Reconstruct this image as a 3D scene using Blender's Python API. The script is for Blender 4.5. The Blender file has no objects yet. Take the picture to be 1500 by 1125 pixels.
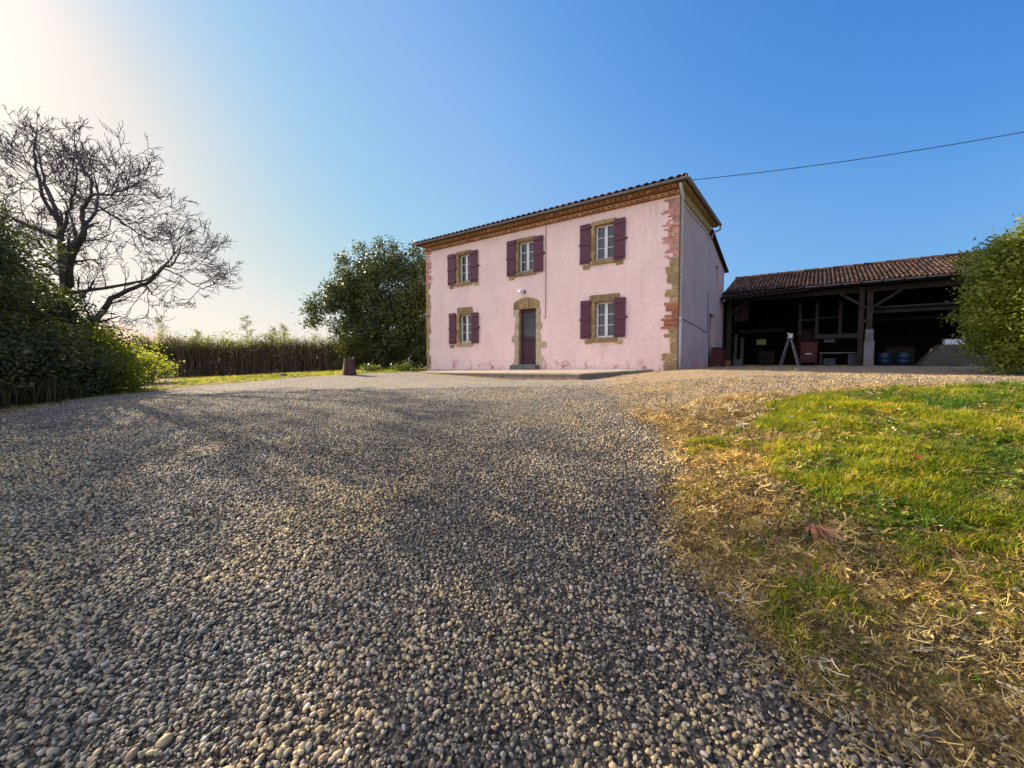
import bpy, math, random
import numpy as np
from mathutils import Vector, Matrix
R = math.radians
rnd = random.Random(7)
rng = np.random.default_rng(11)
scene = bpy.context.scene
COL = scene.collection

# ------------------------------------------------------------------ helpers
def link(o, parent=None):
    COL.objects.link(o)
    if parent is not None: o.parent = parent
    return o
def tag(o, label=None, cat=None, group=None, kind=None):
    if label: o['label'] = label
    if cat: o['category'] = cat
    if group: o['group'] = group
    if kind: o['kind'] = kind
    return o
def empty(name, loc=(0, 0, 0), rz=0.0, label=None, cat=None, group=None):
    o = bpy.data.objects.new(name, None)
    o.empty_display_size = 0.2
    o.location = loc; o.rotation_euler = (0, 0, rz)
    link(o)
    return tag(o, label, cat, group)

class MB:
    """collects faces; build() links them as one mesh object"""
    def __init__(s): s.v = []; s.f = []; s.r = []
    def quad(s, a, b, c, d, r=None):
        n = len(s.v); s.v += [tuple(a), tuple(b), tuple(c), tuple(d)]
        s.f.append((n, n+1, n+2, n+3)); s.r.append(rnd.random() if r is None else r)
    def poly(s, pts, r=None):
        n = len(s.v); s.v += [tuple(p) for p in pts]
        s.f.append(tuple(range(n, n+len(pts)))); s.r.append(rnd.random() if r is None else r)
    def box(s, x0, x1, y0, y1, z0, z1, r=None, j=0.0):
        r = rnd.random() if r is None else r
        n = len(s.v)
        for x, y, z in ((x0,y0,z0),(x1,y0,z0),(x1,y1,z0),(x0,y1,z0),(x0,y0,z1),(x1,y0,z1),(x1,y1,z1),(x0,y1,z1)):
            s.v.append((x+rnd.uniform(-j,j), y+rnd.uniform(-j,j)*0.3, z+rnd.uniform(-j,j)))
        for f in ((0,3,2,1),(4,5,6,7),(0,1,5,4),(1,2,6,5),(2,3,7,6),(3,0,4,7)):
            s.f.append(tuple(n+i for i in f)); s.r.append(r)
    def prism(s, pts, y0, y1, r=None):
        """pts: (x,z) outline counter-clockwise seen from -y; extruded y0..y1"""
        r = rnd.random() if r is None else r
        n = len(s.v); k = len(pts)
        s.v += [(p[0], y0, p[1]) for p in pts] + [(p[0], y1, p[1]) for p in pts]
        s.f.append(tuple(range(n, n+k))); s.f.append(tuple(n+k+i for i in reversed(range(k))))
        s.r += [r, r]
        for i in range(k):
            j = (i+1) % k
            s.f.append((n+j, n+i, n+k+i, n+k+j)); s.r.append(r)
    def tube(s, pts, rad, sides=6, r=None, cap=True):
        r = rnd.random() if r is None else r
        pts = [Vector(p) for p in pts]
        if not hasattr(rad, '__len__'): rad = [rad]*len(pts)
        n0 = len(s.v)
        up = None
        for i, p in enumerate(pts):
            d = (pts[min(i+1, len(pts)-1)] - pts[max(i-1, 0)])
            if d.length < 1e-9: d = Vector((0,0,1))
            d.normalize()
            if up is None:
                up = Vector((0,0,1)) if abs(d.z) < 0.9 else Vector((1,0,0))
            a = d.cross(up)
            if a.length < 1e-6: a = d.orthogonal()
            a.normalize(); b = a.cross(d); b.normalize(); up = b
            for k in range(sides):
                t = 2*math.pi*k/sides
                s.v.append(tuple(p + (a*math.cos(t) + b*math.sin(t))*rad[i]))
        for i in range(len(pts)-1):
            for k in range(sides):
                k2 = (k+1) % sides
                s.f.append((n0+i*sides+k, n0+i*sides+k2, n0+(i+1)*sides+k2, n0+(i+1)*sides+k)); s.r.append(r)
        if cap:
            s.f.append(tuple(n0+k for k in reversed(range(sides)))); s.r.append(r)
            m = n0+(len(pts)-1)*sides
            s.f.append(tuple(m+k for k in range(sides))); s.r.append(r)
    def beam(s, a, b, w, h, r=None):
        """square bar from a to b"""
        a = Vector(a); b = Vector(b); d = (b-a).normalized()
        up = Vector((0,0,1)) if abs(d.z) < 0.9 else Vector((0,1,0))
        x = d.cross(up).normalized(); y = x.cross(d).normalized()
        n = len(s.v); r = rnd.random() if r is None else r
        for p in (a, b):
            for q in ((-1,-1),(1,-1),(1,1),(-1,1)):
                s.v.append(tuple(p + x*q[0]*w/2 + y*q[1]*h/2))
        for f in ((0,1,2,3),(7,6,5,4),(0,4,5,1),(1,5,6,2),(2,6,7,3),(3,7,4,0)):
            s.f.append(tuple(n+i for i in f)); s.r.append(r)
    def disc(s, c, rad, n=12, r=None, axis='z'):
        pts = []
        for k in range(n):
            t = 2*math.pi*k/n
            if axis == 'z': pts.append((c[0]+rad*math.cos(t), c[1]+rad*math.sin(t), c[2]))
            else: pts.append((c[0]+rad*math.cos(t), c[1], c[2]+rad*math.sin(t)))
        s.poly(pts, r)
    def build(s, name, mat, parent=None, smooth=False, bevel=0.0):
        me = bpy.data.meshes.new(name)
        me.from_pydata(s.v, [], s.f)
        at = me.attributes.new('rnd', 'FLOAT', 'FACE')
        at.data.foreach_set('value', s.r)
        if smooth: me.polygons.foreach_set('use_smooth', [True]*len(me.polygons))
        me.materials.append(mat)
        o = bpy.data.objects.new(name, me)
        link(o, parent)
        if bevel > 0:
            m = o.modifiers.new('bevel', 'BEVEL'); m.width = bevel; m.segments = 2; m.limit_method = 'ANGLE'
        return o

def np_mesh(name, verts, faces, mat, parent=None, face_attr=None, smooth=False, do_link=True):
    """verts (N,3), faces (M,k) with the same k"""
    me = bpy.data.meshes.new(name)
    verts = np.asarray(verts, np.float32); faces = np.asarray(faces, np.int32)
    M, k = faces.shape
    me.vertices.add(len(verts)); me.vertices.foreach_set('co', verts.ravel())
    me.loops.add(M*k); me.loops.foreach_set('vertex_index', faces.ravel())
    me.polygons.add(M)
    me.polygons.foreach_set('loop_start', np.arange(0, M*k, k, dtype=np.int32))
    me.polygons.foreach_set('loop_total', np.full(M, k, np.int32))
    if smooth: me.polygons.foreach_set('use_smooth', np.ones(M, bool))
    me.update(calc_edges=True)
    if face_attr is not None:
        at = me.attributes.new('rnd', 'FLOAT', 'FACE'); at.data.foreach_set('value', np.asarray(face_attr, np.float32))
    me.materials.append(mat)
    o = bpy.data.objects.new(name, me)
    if do_link: link(o, parent)
    return o

def vnoise(x, y, seed=0):
    """value noise in [0,1]"""
    xi = np.floor(x).astype(np.int64); yi = np.floor(y).astype(np.int64)
    fx = x-xi; fy = y-yi
    fx = fx*fx*(3-2*fx); fy = fy*fy*(3-2*fy)
    def h(a, b):
        n = (a*374761393 + b*668265263 + seed*974711) & 0x7fffffff
        n = ((n ^ (n >> 13))*1274126177) & 0x7fffffff
        return ((n ^ (n >> 16)) & 0xffff)/65535.0
    return (h(xi,yi)*(1-fx)+h(xi+1,yi)*fx)*(1-fy) + (h(xi,yi+1)*(1-fx)+h(xi+1,yi+1)*fx)*fy
def fbm(x, y, oct=4, seed=0):
    s = 0; a = 0.5; t = 0
    for i in range(oct):
        s = s + a*vnoise(x*2**i, y*2**i, seed+i); t += a; a *= 0.5
    return s/t

# ------------------------------------------------------------------ materials
def new_mat(name):
    m = bpy.data.materials.new(name); m.use_nodes = True
    nt = m.node_tree; nt.nodes.clear()
    out = nt.nodes.new('ShaderNodeOutputMaterial')
    b = nt.nodes.new('ShaderNodeBsdfPrincipled')
    nt.links.new(b.outputs[0], out.inputs[0])
    return m, nt, b, out
def N(nt, t, **kw):
    n = nt.nodes.new(t)
    for k, v in kw.items():
        if k.startswith('i_'): n.inputs[k[2:].replace('_', ' ')].default_value = v
        else: setattr(n, k, v)
    return n
def ramp(nt, fac, stops, interp='LINEAR'):
    n = nt.nodes.new('ShaderNodeValToRGB'); cr = n.color_ramp; cr.interpolation = interp
    while len(cr.elements) < len(stops): cr.elements.new(0.5)
    for e, (p, c) in zip(cr.elements, stops):
        e.position = p; e.color = (*c, 1) if len(c) == 3 else c
    nt.links.new(fac, n.inputs[0]); return n
def mix(nt, fac, a, b, mode='MIX'):
    n = nt.nodes.new('ShaderNodeMix'); n.data_type = 'RGBA'; n.blend_type = mode
    for s, v in ((n.inputs[0], fac), (n.inputs[6], a), (n.inputs[7], b)):
        if isinstance(v, bpy.types.NodeSocket): nt.links.new(v, s)
        elif isinstance(v, (int, float)): s.default_value = v
        else: s.default_value = (*v, 1)
    return n.outputs[2]
def math_(nt, op, a, b=None, clamp=False):
    n = nt.nodes.new('ShaderNodeMath'); n.operation = op; n.use_clamp = clamp
    for i, v in enumerate((a, b)):
        if v is None: continue
        if isinstance(v, bpy.types.NodeSocket): nt.links.new(v, n.inputs[i])
        else: n.inputs[i].default_value = v
    return n.outputs[0]
def noise(nt, scale, detail=4, rough=0.55, vec=None, w=None):
    n = nt.nodes.new('ShaderNodeTexNoise')
    n.inputs['Scale'].default_value = scale; n.inputs['Detail'].default_value = detail; n.inputs['Roughness'].default_value = rough
    if vec is not None: nt.links.new(vec, n.inputs['Vector'])
    return n.outputs[0]
def coords(nt, kind='Object', scale=(1,1,1)):
    tc = nt.nodes.new('ShaderNodeTexCoord')
    mp = nt.nodes.new('ShaderNodeMapping'); mp.inputs['Scale'].default_value = scale
    nt.links.new(tc.outputs[kind], mp.inputs[0]); return mp.outputs[0]
def bump(nt, b, h, strength=0.5, dist=0.01):
    n = nt.nodes.new('ShaderNodeBump'); n.inputs['Strength'].default_value = strength; n.inputs['Distance'].default_value = dist
    nt.links.new(h, n.inputs['Height']); nt.links.new(n.outputs[0], b.inputs['Normal']); return n
def attr(nt, name):
    n = nt.nodes.new('ShaderNodeAttribute'); n.attribute_name = name; return n.outputs['Fac']

def basic(name, c1, c2, scale=6, rough=0.8, bs=0.3, bd=0.005, bscale=40, stretch=(1,1,1), rv=0.25, metal=0.0, spec=0.3):
    """two-tone noisy material with per-face variation"""
    m, nt, b, _ = new_mat(name)
    v = coords(nt, 'Object', stretch)
    f = noise(nt, scale, 6, 0.62, v)
    col = ramp(nt, f, [(0.3, c1), (0.7, c2)]).outputs[0]
    a = attr(nt, 'rnd')
    mul = math_(nt, 'ADD', math_(nt, 'MULTIPLY', a, rv*2), 1-rv)
    hsv = N(nt, 'ShaderNodeHueSaturation'); nt.links.new(col, hsv.inputs['Color']); nt.links.new(mul, hsv.inputs['Value'])
    nt.links.new(hsv.outputs[0], b.inputs['Base Color'])
    b.inputs['Roughness'].default_value = rough; b.inputs['Metallic'].default_value = metal
    b.inputs['Specular IOR Level'].default_value = spec
    bump(nt, b, noise(nt, bscale, 5, 0.6, v), bs, bd)
    return m

def leaf_mat(name, stops, rough=0.45, trans=0.35, spec=0.4):
    m, nt, b, out = new_mat(name)
    a = attr(nt, 'rnd')
    col = ramp(nt, a, stops).outputs[0]
    nt.links.new(col, b.inputs['Base Color'])
    b.inputs['Roughness'].default_value = rough; b.inputs['Specular IOR Level'].default_value = spec
    tr = N(nt, 'ShaderNodeBsdfTranslucent')
    tc = mix(nt, 0.5, col, (0.35, 0.42, 0.04), 'MIX')
    nt.links.new(tc, tr.inputs[0])
    ms = N(nt, 'ShaderNodeMixShader'); ms.inputs[0].default_value = trans
    nt.links.new(b.outputs[0], ms.inputs[1]); nt.links.new(tr.outputs[0], ms.inputs[2])
    nt.links.new(ms.outputs[0], out.inputs[0])
    return m
def inst_mat(name, stops, rough=0.7, trans=0.0, tcol=None, bscale=0, spec=0.3):
    """colour by the instance's own random number"""
    m, nt, b, out = new_mat(name)
    oi = N(nt, 'ShaderNodeObjectInfo')
    col = ramp(nt, oi.outputs['Random'], stops).outputs[0]
    if bscale:
        v = coords(nt, 'Object')
        n = noise(nt, bscale, 4, 0.6, v)
        col = mix(nt, 0.55, col, ramp(nt, n, [(0.3, (0.45,0.45,0.45)), (0.7, (1.2,1.2,1.2))]).outputs[0], 'MULTIPLY')
    if name in ('pebble', 'grass_blades', 'dry_straw', 'clod'):      # slow drift of tone across the yard
        geo = N(nt, 'ShaderNodeNewGeometry')
        w1 = ramp(nt, noise(nt, 0.75, 4, 0.6, geo.outputs['Position']), [(0.36, (0.70,0.76,0.85)), (0.5, (1.14,1.12,1.06)), (0.64, (1.6,1.45,1.08))]).outputs[0]
        col = mix(nt, 1.0, col, w1, 'MULTIPLY')
    nt.links.new(col, b.inputs['Base Color'])
    b.inputs['Roughness'].default_value = rough; b.inputs['Specular IOR Level'].default_value = spec
    if trans > 0:
        tr = N(nt, 'ShaderNodeBsdfTranslucent')
        nt.links.new(col, tr.inputs[0])
        ms = N(nt, 'ShaderNodeMixShader'); ms.inputs[0].default_value = trans
        nt.links.new(b.outputs[0], ms.inputs[1]); nt.links.new(tr.outputs[0], ms.inputs[2])
        nt.links.new(ms.outputs[0], out.inputs[0])
    return m

# pink plaster: mottled, with worn reddish patches low down, grey damp and faint rust under a sill
def plaster_mat(name, base1, base2, damp, wear_h=0.4):
    m, nt, b, _ = new_mat(name)
    v = coords(nt)
    sx = N(nt, 'ShaderNodeSeparateXYZ'); nt.links.new(v, sx.inputs[0])
    col = ramp(nt, noise(nt, 1.1, 7, 0.62, v), [(0.3, base1), (0.7, base2)]).outputs[0]
    fine = ramp(nt, noise(nt, 9, 8, 0.7, v), [(0.3, (0.86,0.85,0.85)), (0.7, (1.08,1.08,1.08))]).outputs[0]
    col = mix(nt, 1.0, col, fine, 'MULTIPLY')
    st = coords(nt, 'Object', (3.0, 3.0, 0.35))
    streak = ramp(nt, noise(nt, 1.6, 5, 0.6, st), [(0.55, (0,0,0)), (0.78, (1,1,1))]).outputs[0]
    col = mix(nt, math_(nt, 'MULTIPLY', streak, 0.35), col, damp)
    hz = N(nt, 'ShaderNodeMapRange'); nt.links.new(sx.outputs[2], hz.inputs[0])
    hz.inputs[1].default_value = 0.02; hz.inputs[2].default_value = wear_h; hz.inputs[3].default_value = 1; hz.inputs[4].default_value = 0
    pn = ramp(nt, noise(nt, 2.3, 9, 0.72, v), [(0.52, (0,0,0)), (0.60, (1,1,1))]).outputs[0]
    wear = math_(nt, 'MULTIPLY', hz.outputs[0], pn, True)
    col = mix(nt, math_(nt, 'MULTIPLY', wear, 0.85), col, (0.44, 0.16, 0.09))
    pn2 = ramp(nt, noise(nt, 5.2, 6, 0.6, v), [(0.69, (0,0,0)), (0.72, (1,1,1))]).outputs[0]
    col = mix(nt, math_(nt, 'MULTIPLY', pn2, 0.4), col, (0.42, 0.2, 0.15))
    if name == 'pink_plaster':
        for xc_, zt_, hw_, st_, cc_ in ((-2.45, 1.0, .30, .75, (0.50,0.30,0.13)), (-5.86, 3.7, .40, .4, (0.45,0.35,0.33)), (-2.52, 3.7, .42, .4, (0.45,0.35,0.33)), (-9.15, 3.7, .4, .4, (0.45,0.35,0.33)), (-9.14, .95, .4, .4, (0.45,0.33,0.3)), (-.75, 5.4, .5, .45, (0.45,0.36,0.34)), (-7.4, 5.4, .7, .35, (0.45,0.36,0.34))):
            dx = math_(nt, 'ABSOLUTE', math_(nt, 'SUBTRACT', sx.outputs[0], xc_))
            mx_ = N(nt, 'ShaderNodeMapRange'); nt.links.new(dx, mx_.inputs[0]); mx_.inputs[1].default_value = hw_*.4; mx_.inputs[2].default_value = hw_; mx_.inputs[3].default_value = 1; mx_.inputs[4].default_value = 0
            mz_ = N(nt, 'ShaderNodeMapRange'); nt.links.new(sx.outputs[2], mz_.inputs[0]); mz_.inputs[1].default_value = zt_-1.0; mz_.inputs[2].default_value = zt_; mz_.inputs[3].default_value = 0; mz_.inputs[4].default_value = 1
            ab = math_(nt, 'LESS_THAN', sx.outputs[2], zt_)
            sn_ = ramp(nt, noise(nt, 3.5, 5, 0.65, st), [(0.40, (0,0,0)), (0.66, (1,1,1))]).outputs[0]
            fm = math_(nt, 'MULTIPLY', math_(nt, 'MULTIPLY', mx_.outputs[0], mz_.outputs[0]), math_(nt, 'MULTIPLY', ab, sn_))
            col = mix(nt, math_(nt, 'MULTIPLY', fm, st_), col, cc_)
    pt2 = ramp(nt, noise(nt, 0.42, 3, 0.5, v), [(0.44, (0.96,0.96,0.97)), (0.5, (1,1,1)), (0.58, (1.02,1.01,1.01))]).outputs[0]
    col = mix(nt, 1.0, col, pt2, 'MULTIPLY')
    nt.links.new(col, b.inputs['Base Color']); b.inputs['Roughness'].default_value = 0.93
    b.inputs['Specular IOR Level'].default_value = 0.15
    h = math_(nt, 'ADD', math_(nt, 'MULTIPLY', noise(nt, 2.2, 4, 0.5, v), 3.0), noise(nt, 45, 6, 0.7, v))
    bump(nt, b, h, 0.55, 0.010)
    return m

M = {}
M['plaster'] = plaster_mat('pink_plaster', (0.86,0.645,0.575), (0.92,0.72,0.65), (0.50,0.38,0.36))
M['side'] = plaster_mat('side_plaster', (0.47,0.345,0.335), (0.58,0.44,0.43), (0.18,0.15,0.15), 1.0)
M['stone'] = basic('ochre_stone', (0.23,0.155,0.062), (0.46,0.345,0.175), 7, 0.92, 0.9, 0.02, 22, rv=0.28)
M['palestone'] = basic('pale_stone', (0.36,0.29,0.17), (0.56,0.48,0.33), 8, 0.92, 0.7, 0.012, 25, rv=0.15)
M['brick'] = basic('old_brick', (0.30,0.105,0.05), (0.50,0.22,0.13), 9, 0.92, 0.8, 0.015, 30, rv=0.35)
M['pinkbrick'] = basic('pink_brick', (0.42,0.19,0.14), (0.62,0.34,0.28), 9, 0.92, 0.8, 0.015, 30, rv=0.25)
M['cornice'] = basic('cornice_tile', (0.42,0.215,0.105), (0.56,0.31,0.165), 10, 0.9, 0.25, 0.005, 30, rv=0.28)
M['tile'] = basic('roof_tile', (0.13,0.06,0.045), (0.30,0.16,0.12), 5, 0.9, 0.7, 0.01, 30, rv=0.55)
M['oldtile'] = basic('weathered_tile', (0.025,0.016,0.012), (0.155,0.09,0.065), 7, 0.92, 0.7, 0.01, 30, rv=0.75)
M['shutter'] = basic('plum_paint', (0.080,0.020,0.036), (0.12,0.036,0.057), 5, 0.5, 0.35, 0.004, 30, (8,8,1), rv=0.12, spec=0.4)
M['white'] = basic('white_paint', (0.70,0.70,0.68), (0.80,0.80,0.79), 5, 0.5, 0.1, 0.002, 30, rv=0.04)
M['gutter'] = basic('zinc', (0.16,0.155,0.15), (0.27,0.265,0.255), 6, 0.6, 0.2, 0.003, 30, metal=0.25, rv=0.05)
M['downpipe'] = basic('pale_grey_pipe', (0.42,0.44,0.45), (0.52,0.54,0.54), 6, 0.5, 0.1, 0.002, 30, rv=0.05)
M['wood'] = basic('old_wood', (0.014,0.010,0.007), (0.045,0.032,0.022), 5, 0.9, 0.7, 0.01, 25, (1,1,0.3), rv=0.35)
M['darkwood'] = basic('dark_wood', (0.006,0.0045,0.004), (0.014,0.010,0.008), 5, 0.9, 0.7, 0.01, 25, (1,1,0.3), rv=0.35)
M['greywood'] = basic('grey_wood', (0.035,0.030,0.025), (0.075,0.066,0.055), 5, 0.9, 0.7, 0.01, 25, (4,4,0.5), rv=0.2)
M['concrete'] = basic('concrete', (0.26,0.22,0.165), (0.42,0.36,0.28), 2.5, 0.95, 0.6, 0.01, 40, rv=0.06)
M['greyconcrete'] = basic('grey_concrete', (0.10,0.10,0.10), (0.17,0.17,0.17), 2.5, 0.95, 0.6, 0.01, 40, rv=0.1)
M['bark'] = basic('bark', (0.045,0.037,0.032), (0.13,0.11,0.095), 8, 0.95, 1.0, 0.03, 30, (1,1,0.35), rv=0.15)
M['twig'] = basic('twig_bark', (0.075,0.06,0.062), (0.13,0.108,0.11), 8, 0.95, 0.3, 0.01, 30, rv=0.15)
M['rust'] = basic('rusty_stump', (0.05,0.028,0.02), (0.13,0.075,0.055), 8, 0.95, 1.0, 0.03, 18, (1,1,0.3), rv=0.15)
M['red'] = basic('red_paint', (0.045,0.009,0.009), (0.10,0.02,0.018), 8, 0.55, 0.2, 0.004, 30, rv=0.1)
M['blue'] = basic('blue_plastic', (0.006,0.02,0.045), (0.01,0.03,0.065), 8, 0.4, 0.1, 0.002, 30, rv=0.1)
M['tarp'] = basic('grey_green_tarp', (0.035,0.04,0.03), (0.075,0.08,0.058), 4, 0.7, 0.5, 0.02, 8, rv=0.08)
M['block'] = basic('blue_grey_blocks', (0.04,0.05,0.06), (0.07,0.085,0.10), 4, 0.9, 0.5, 0.01, 30, rv=0.2)
M['alu'] = basic('aluminium', (0.16,0.155,0.155), (0.34,0.33,0.32), 4, 0.35, 0.1, 0.002, 30, rv=0.05, metal=0.6)
M['black'] = basic('black_cable', (0.02,0.02,0.02), (0.03,0.03,0.03), 4, 0.6, 0.1, 0.002, 30)
M['yellow'] = basic('faded_yellow', (0.30,0.29,0.11), (0.38,0.37,0.16), 9, 0.7, 0.1, 0.002, 30, rv=0.05)
M['rock'] = basic('rock', (0.14,0.12,0.10), (0.3,0.26,0.22), 6, 0.95, 0.9, 0.02, 20, rv=0.1)
M['cane'] = basic('dry_cane', (0.055,0.034,0.022), (0.17,0.11,0.072), 6, 0.9, 0.3, 0.005, 30, rv=0.5)
M['chip'] = basic('pale_wood', (0.45,0.34,0.18), (0.65,0.52,0.33), 12, 0.8, 0.3, 0.003, 40, (1,6,1), rv=0.2)
M['redleaf'] = basic('red_petal', (0.45,0.05,0.02), (0.6,0.09,0.04), 20, 0.6, 0.1, 0.002, 30)
M['reddry'] = basic('reddish_dry_stem', (0.20,0.09,0.05), (0.36,0.19,0.11), 9, 0.9, 0.2, 0.003, 30, rv=0.35)
M['hedgedry'] = leaf_mat('dry_hedge_leaf', [(0, (0.03,0.024,0.014)), (0.5, (0.085,0.066,0.034)), (0.85, (0.13,0.115,0.04)), (1, (0.2,0.18,0.07))], 0.8, 0.2, 0.1)
def glass_mat():
    m, nt, b, out = new_mat('window_glass')
    b.inputs['Base Color'].default_value = (0.05,0.065,0.08,1); b.inputs['Roughness'].default_value = 0.08
    b.inputs['Specular IOR Level'].default_value = 0.8
    tr = N(nt, 'ShaderNodeBsdfTransparent'); ms = N(nt, 'ShaderNodeMixShader'); ms.inputs[0].default_value = 0.5
    nt.links.new(b.outputs[0], ms.inputs[1]); nt.links.new(tr.outputs[0], ms.inputs[2]); nt.links.new(ms.outputs[0], out.inputs[0])
    return m
M['glass'] = glass_mat()
M['curtain'] = basic('lace_curtain', (0.42,0.46,0.5), (0.74,0.76,0.78), 14, 0.9, 0.5, 0.02, 14, (3,3,0.3), rv=0.05)
LAUREL = [(0, (0.02,0.036,0.013)), (0.4, (0.052,0.075,0.02)), (0.75, (0.11,0.13,0.032)), (1, (0.24,0.22,0.07))]
M['laurel'] = leaf_mat('laurel_leaf', LAUREL, 0.5, 0.12)
M['darkleaf'] = leaf_mat('dark_leaf', [(0, (0.03,0.045,0.018)), (0.5, (0.075,0.09,0.028)), (0.85, (0.15,0.13,0.045)), (1, (0.26,0.18,0.08))], 0.55, 0.18)
M['limeleaf'] = leaf_mat('yellow_green_leaf', [(0, (0.07,0.09,0.012)), (0.5, (0.22,0.24,0.02)), (1, (0.5,0.42,0.05))], 0.5, 0.7)
M['bushleaf'] = leaf_mat('bush_leaf', [(0, (0.055,0.085,0.01)), (0.45, (0.15,0.185,0.015)), (0.85, (0.28,0.29,0.028)), (1, (0.24,0.26,0.08))], 0.42, 0.25, 0.35)
M['dryleaf'] = leaf_mat('dry_reed', [(0, (0.02,0.018,0.01)), (0.5, (0.05,0.042,0.02)), (1, (0.13,0.10,0.05))], 0.8, 0.3, 0.1)
M['hedgeleaf'] = leaf_mat('hedge_leaf', [(0, (0.03,0.035,0.008)), (0.5, (0.10,0.105,0.015)), (1, (0.22,0.2,0.04))], 0.6, 0.45)

# ------------------------------------------------------------------ terrain
CP = np.array([
 (0,0,0),(-4,0,-.02),(3,-1,-.05),(0,-6,-.5),(-10,-5,-.3),(8,-6,-.3),(-7,3,.2),(0,4,.44),(0,8,.86),(0,11,1.04),(-4,6,.6),(-4,11,.98),
 (2.1,12.7,1.02),(-1,14.6,1.02),(-10,8,.66),(-11,12,.76),(-15,18,.8),(-18,26,.82),(-8,24,1.22),(-5,19.5,1.2),(-6.3,16,1.13),(-1.5,16.3,1.08),
 (5.29,13.2,1.36),(-4.1,20.3,1.22),(0,17.3,1.1),(3.9,13.6,1.22),(8,17,1.42),(10,20,1.44),(17.5,14.5,1.45),(24,12,1.4),(12,17,1.45),(2.4,5.9,.86),(4.3,8,1.14),(3.7,5.6,1.05),
 (6.8,5.6,1.18),(12,5.6,1.2),(10.3,9,1.30),(8,12,1.38),(2,2.2,.32),(4,3,.68),(7,2.5,.75),(12,1,.7),(1.2,2.2,.18),
 (-30,30,.7),(0,40,1.1),(30,30,1.2),(-20,0,.1),(25,0,.5),(-25,12,.6)], float)
def _tps(r2): return 0.5*r2*np.log(r2+1e-9)
_n = len(CP)
_d2 = ((CP[:,None,:2]-CP[None,:,:2])**2).sum(-1)
_A = np.zeros((_n+3,_n+3)); _A[:_n,:_n] = _tps(_d2) + np.eye(_n)*0.6
_P = np.hstack([np.ones((_n,1)), CP[:,:2]]); _A[:_n,_n:] = _P; _A[_n:,:_n] = _P.T
_w = np.linalg.solve(_A, np.concatenate([CP[:,2], np.zeros(3)]))
def H(x, y):
    x = np.asarray(x, float); y = np.asarray(y, float)
    sh = x.shape; xf = x.ravel(); yf = y.ravel()
    out = np.empty(len(xf))
    for a in range(0, len(xf), 20000):
        X = xf[a:a+20000]; Y = yf[a:a+20000]
        d = (X[:,None]-CP[None,:,0])**2 + (Y[:,None]-CP[None,:,1])**2
        out[a:a+20000] = _tps(d)@_w[:_n] + _w[_n] + _w[_n+1]*X + _w[_n+2]*Y
    dist = np.hypot(xf, yf-10)
    k = np.clip((dist-26)/16, 0, 1); k = k*k*(3-2*k)
    out = out*(1-k) + (0.85 + 0.25*(fbm(xf/60, yf/60, 3, 3)-0.5))*k
    # gentle unevenness
    amp = np.clip((30-dist)/20, 0, 1)
    out = out + amp*(0.05*(fbm(xf/1.6, yf/1.6, 3, 5)-0.5) + 0.03*(fbm(xf/.45, yf/.45, 3, 9)-0.5))
    dm = np.clip(-poly_sd(xf, yf, DRIVE)/.5, 0, 1)*(yf < 7)*(np.abs(xf) < 9)
    out = out + dm*(0.045*(fbm(xf/.16, yf/.16, 3, 14)-0.5) + 0.02*(fbm(xf/.05, yf/.05, 2, 19)-0.5))
    # a low edge where the drive runs past the grass bank
    e = grass_sd(xf, yf)
    out = out + 0.05*np.clip(e/0.4, 0, 1)*np.clip((12-dist*0.5)/10, 0, 1)
    return out.reshape(sh)
def poly_sd(px, py, poly):
    """signed distance, positive inside"""
    P = np.array(poly, float); Q = np.roll(P, -1, 0)
    best = np.full(px.shape, 1e9); inside = np.zeros(px.shape, bool)
    for (ax, ay), (bx, by) in zip(P, Q):
        ex, ey = bx-ax, by-ay
        t = np.clip(((px-ax)*ex+(py-ay)*ey)/(ex*ex+ey*ey+1e-12), 0, 1)
        d = np.hypot(px-(ax+t*ex), py-(ay+t*ey)); best = np.minimum(best, d)
        c = ((ay > py) != (by > py)); xi = ax + (py-ay)*ex/(ey if abs(ey) > 1e-9 else 1e-9)
        inside ^= c & (px < xi)
    return np.where(inside, best, -best)
GRASS = [(3.5,5.75),(2.85,4.7),(2.45,3.9),(2.2,3.1),(2.3,2.6),(2.8,2.4),(4,2.0),(8,1.5),(16,0),(20,5),(15,7.2),(9,6.3),(5.5,6.1)]
LGRASS = [(-17,21),(-8,26),(-4.6,22.5),(-4.9,20.8),(-4.0,19.2),(-5.6,17.6),(-7.3,15.4),(-9.2,13.6),(-10.4,13.6),(-12.5,15)]
DRIVE = [(1.75,-3),(1.5,1.2),(1.15,2.0),(1.2,2.9),(1.55,3.9),(1.8,5.0),(1.7,6.5),(1.9,8.5),(2.6,10.6),(2.9,12.3),(2.0,12.5),(-4.6,18.3),(-6.6,16.0),
         (-8.4,13.9),(-9.4,12.2),(-9.8,9.5),(-9.2,7.6),(-9.6,5),(-14,2),(-16,-6),(2,-6)]
def grass_sd(x, y): return poly_sd(x, y, GRASS)
def wob(x, y, s=0.9, a=0.7, seed=21): return a*(fbm(x/s, y/s, 4, seed)-0.5)
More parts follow.
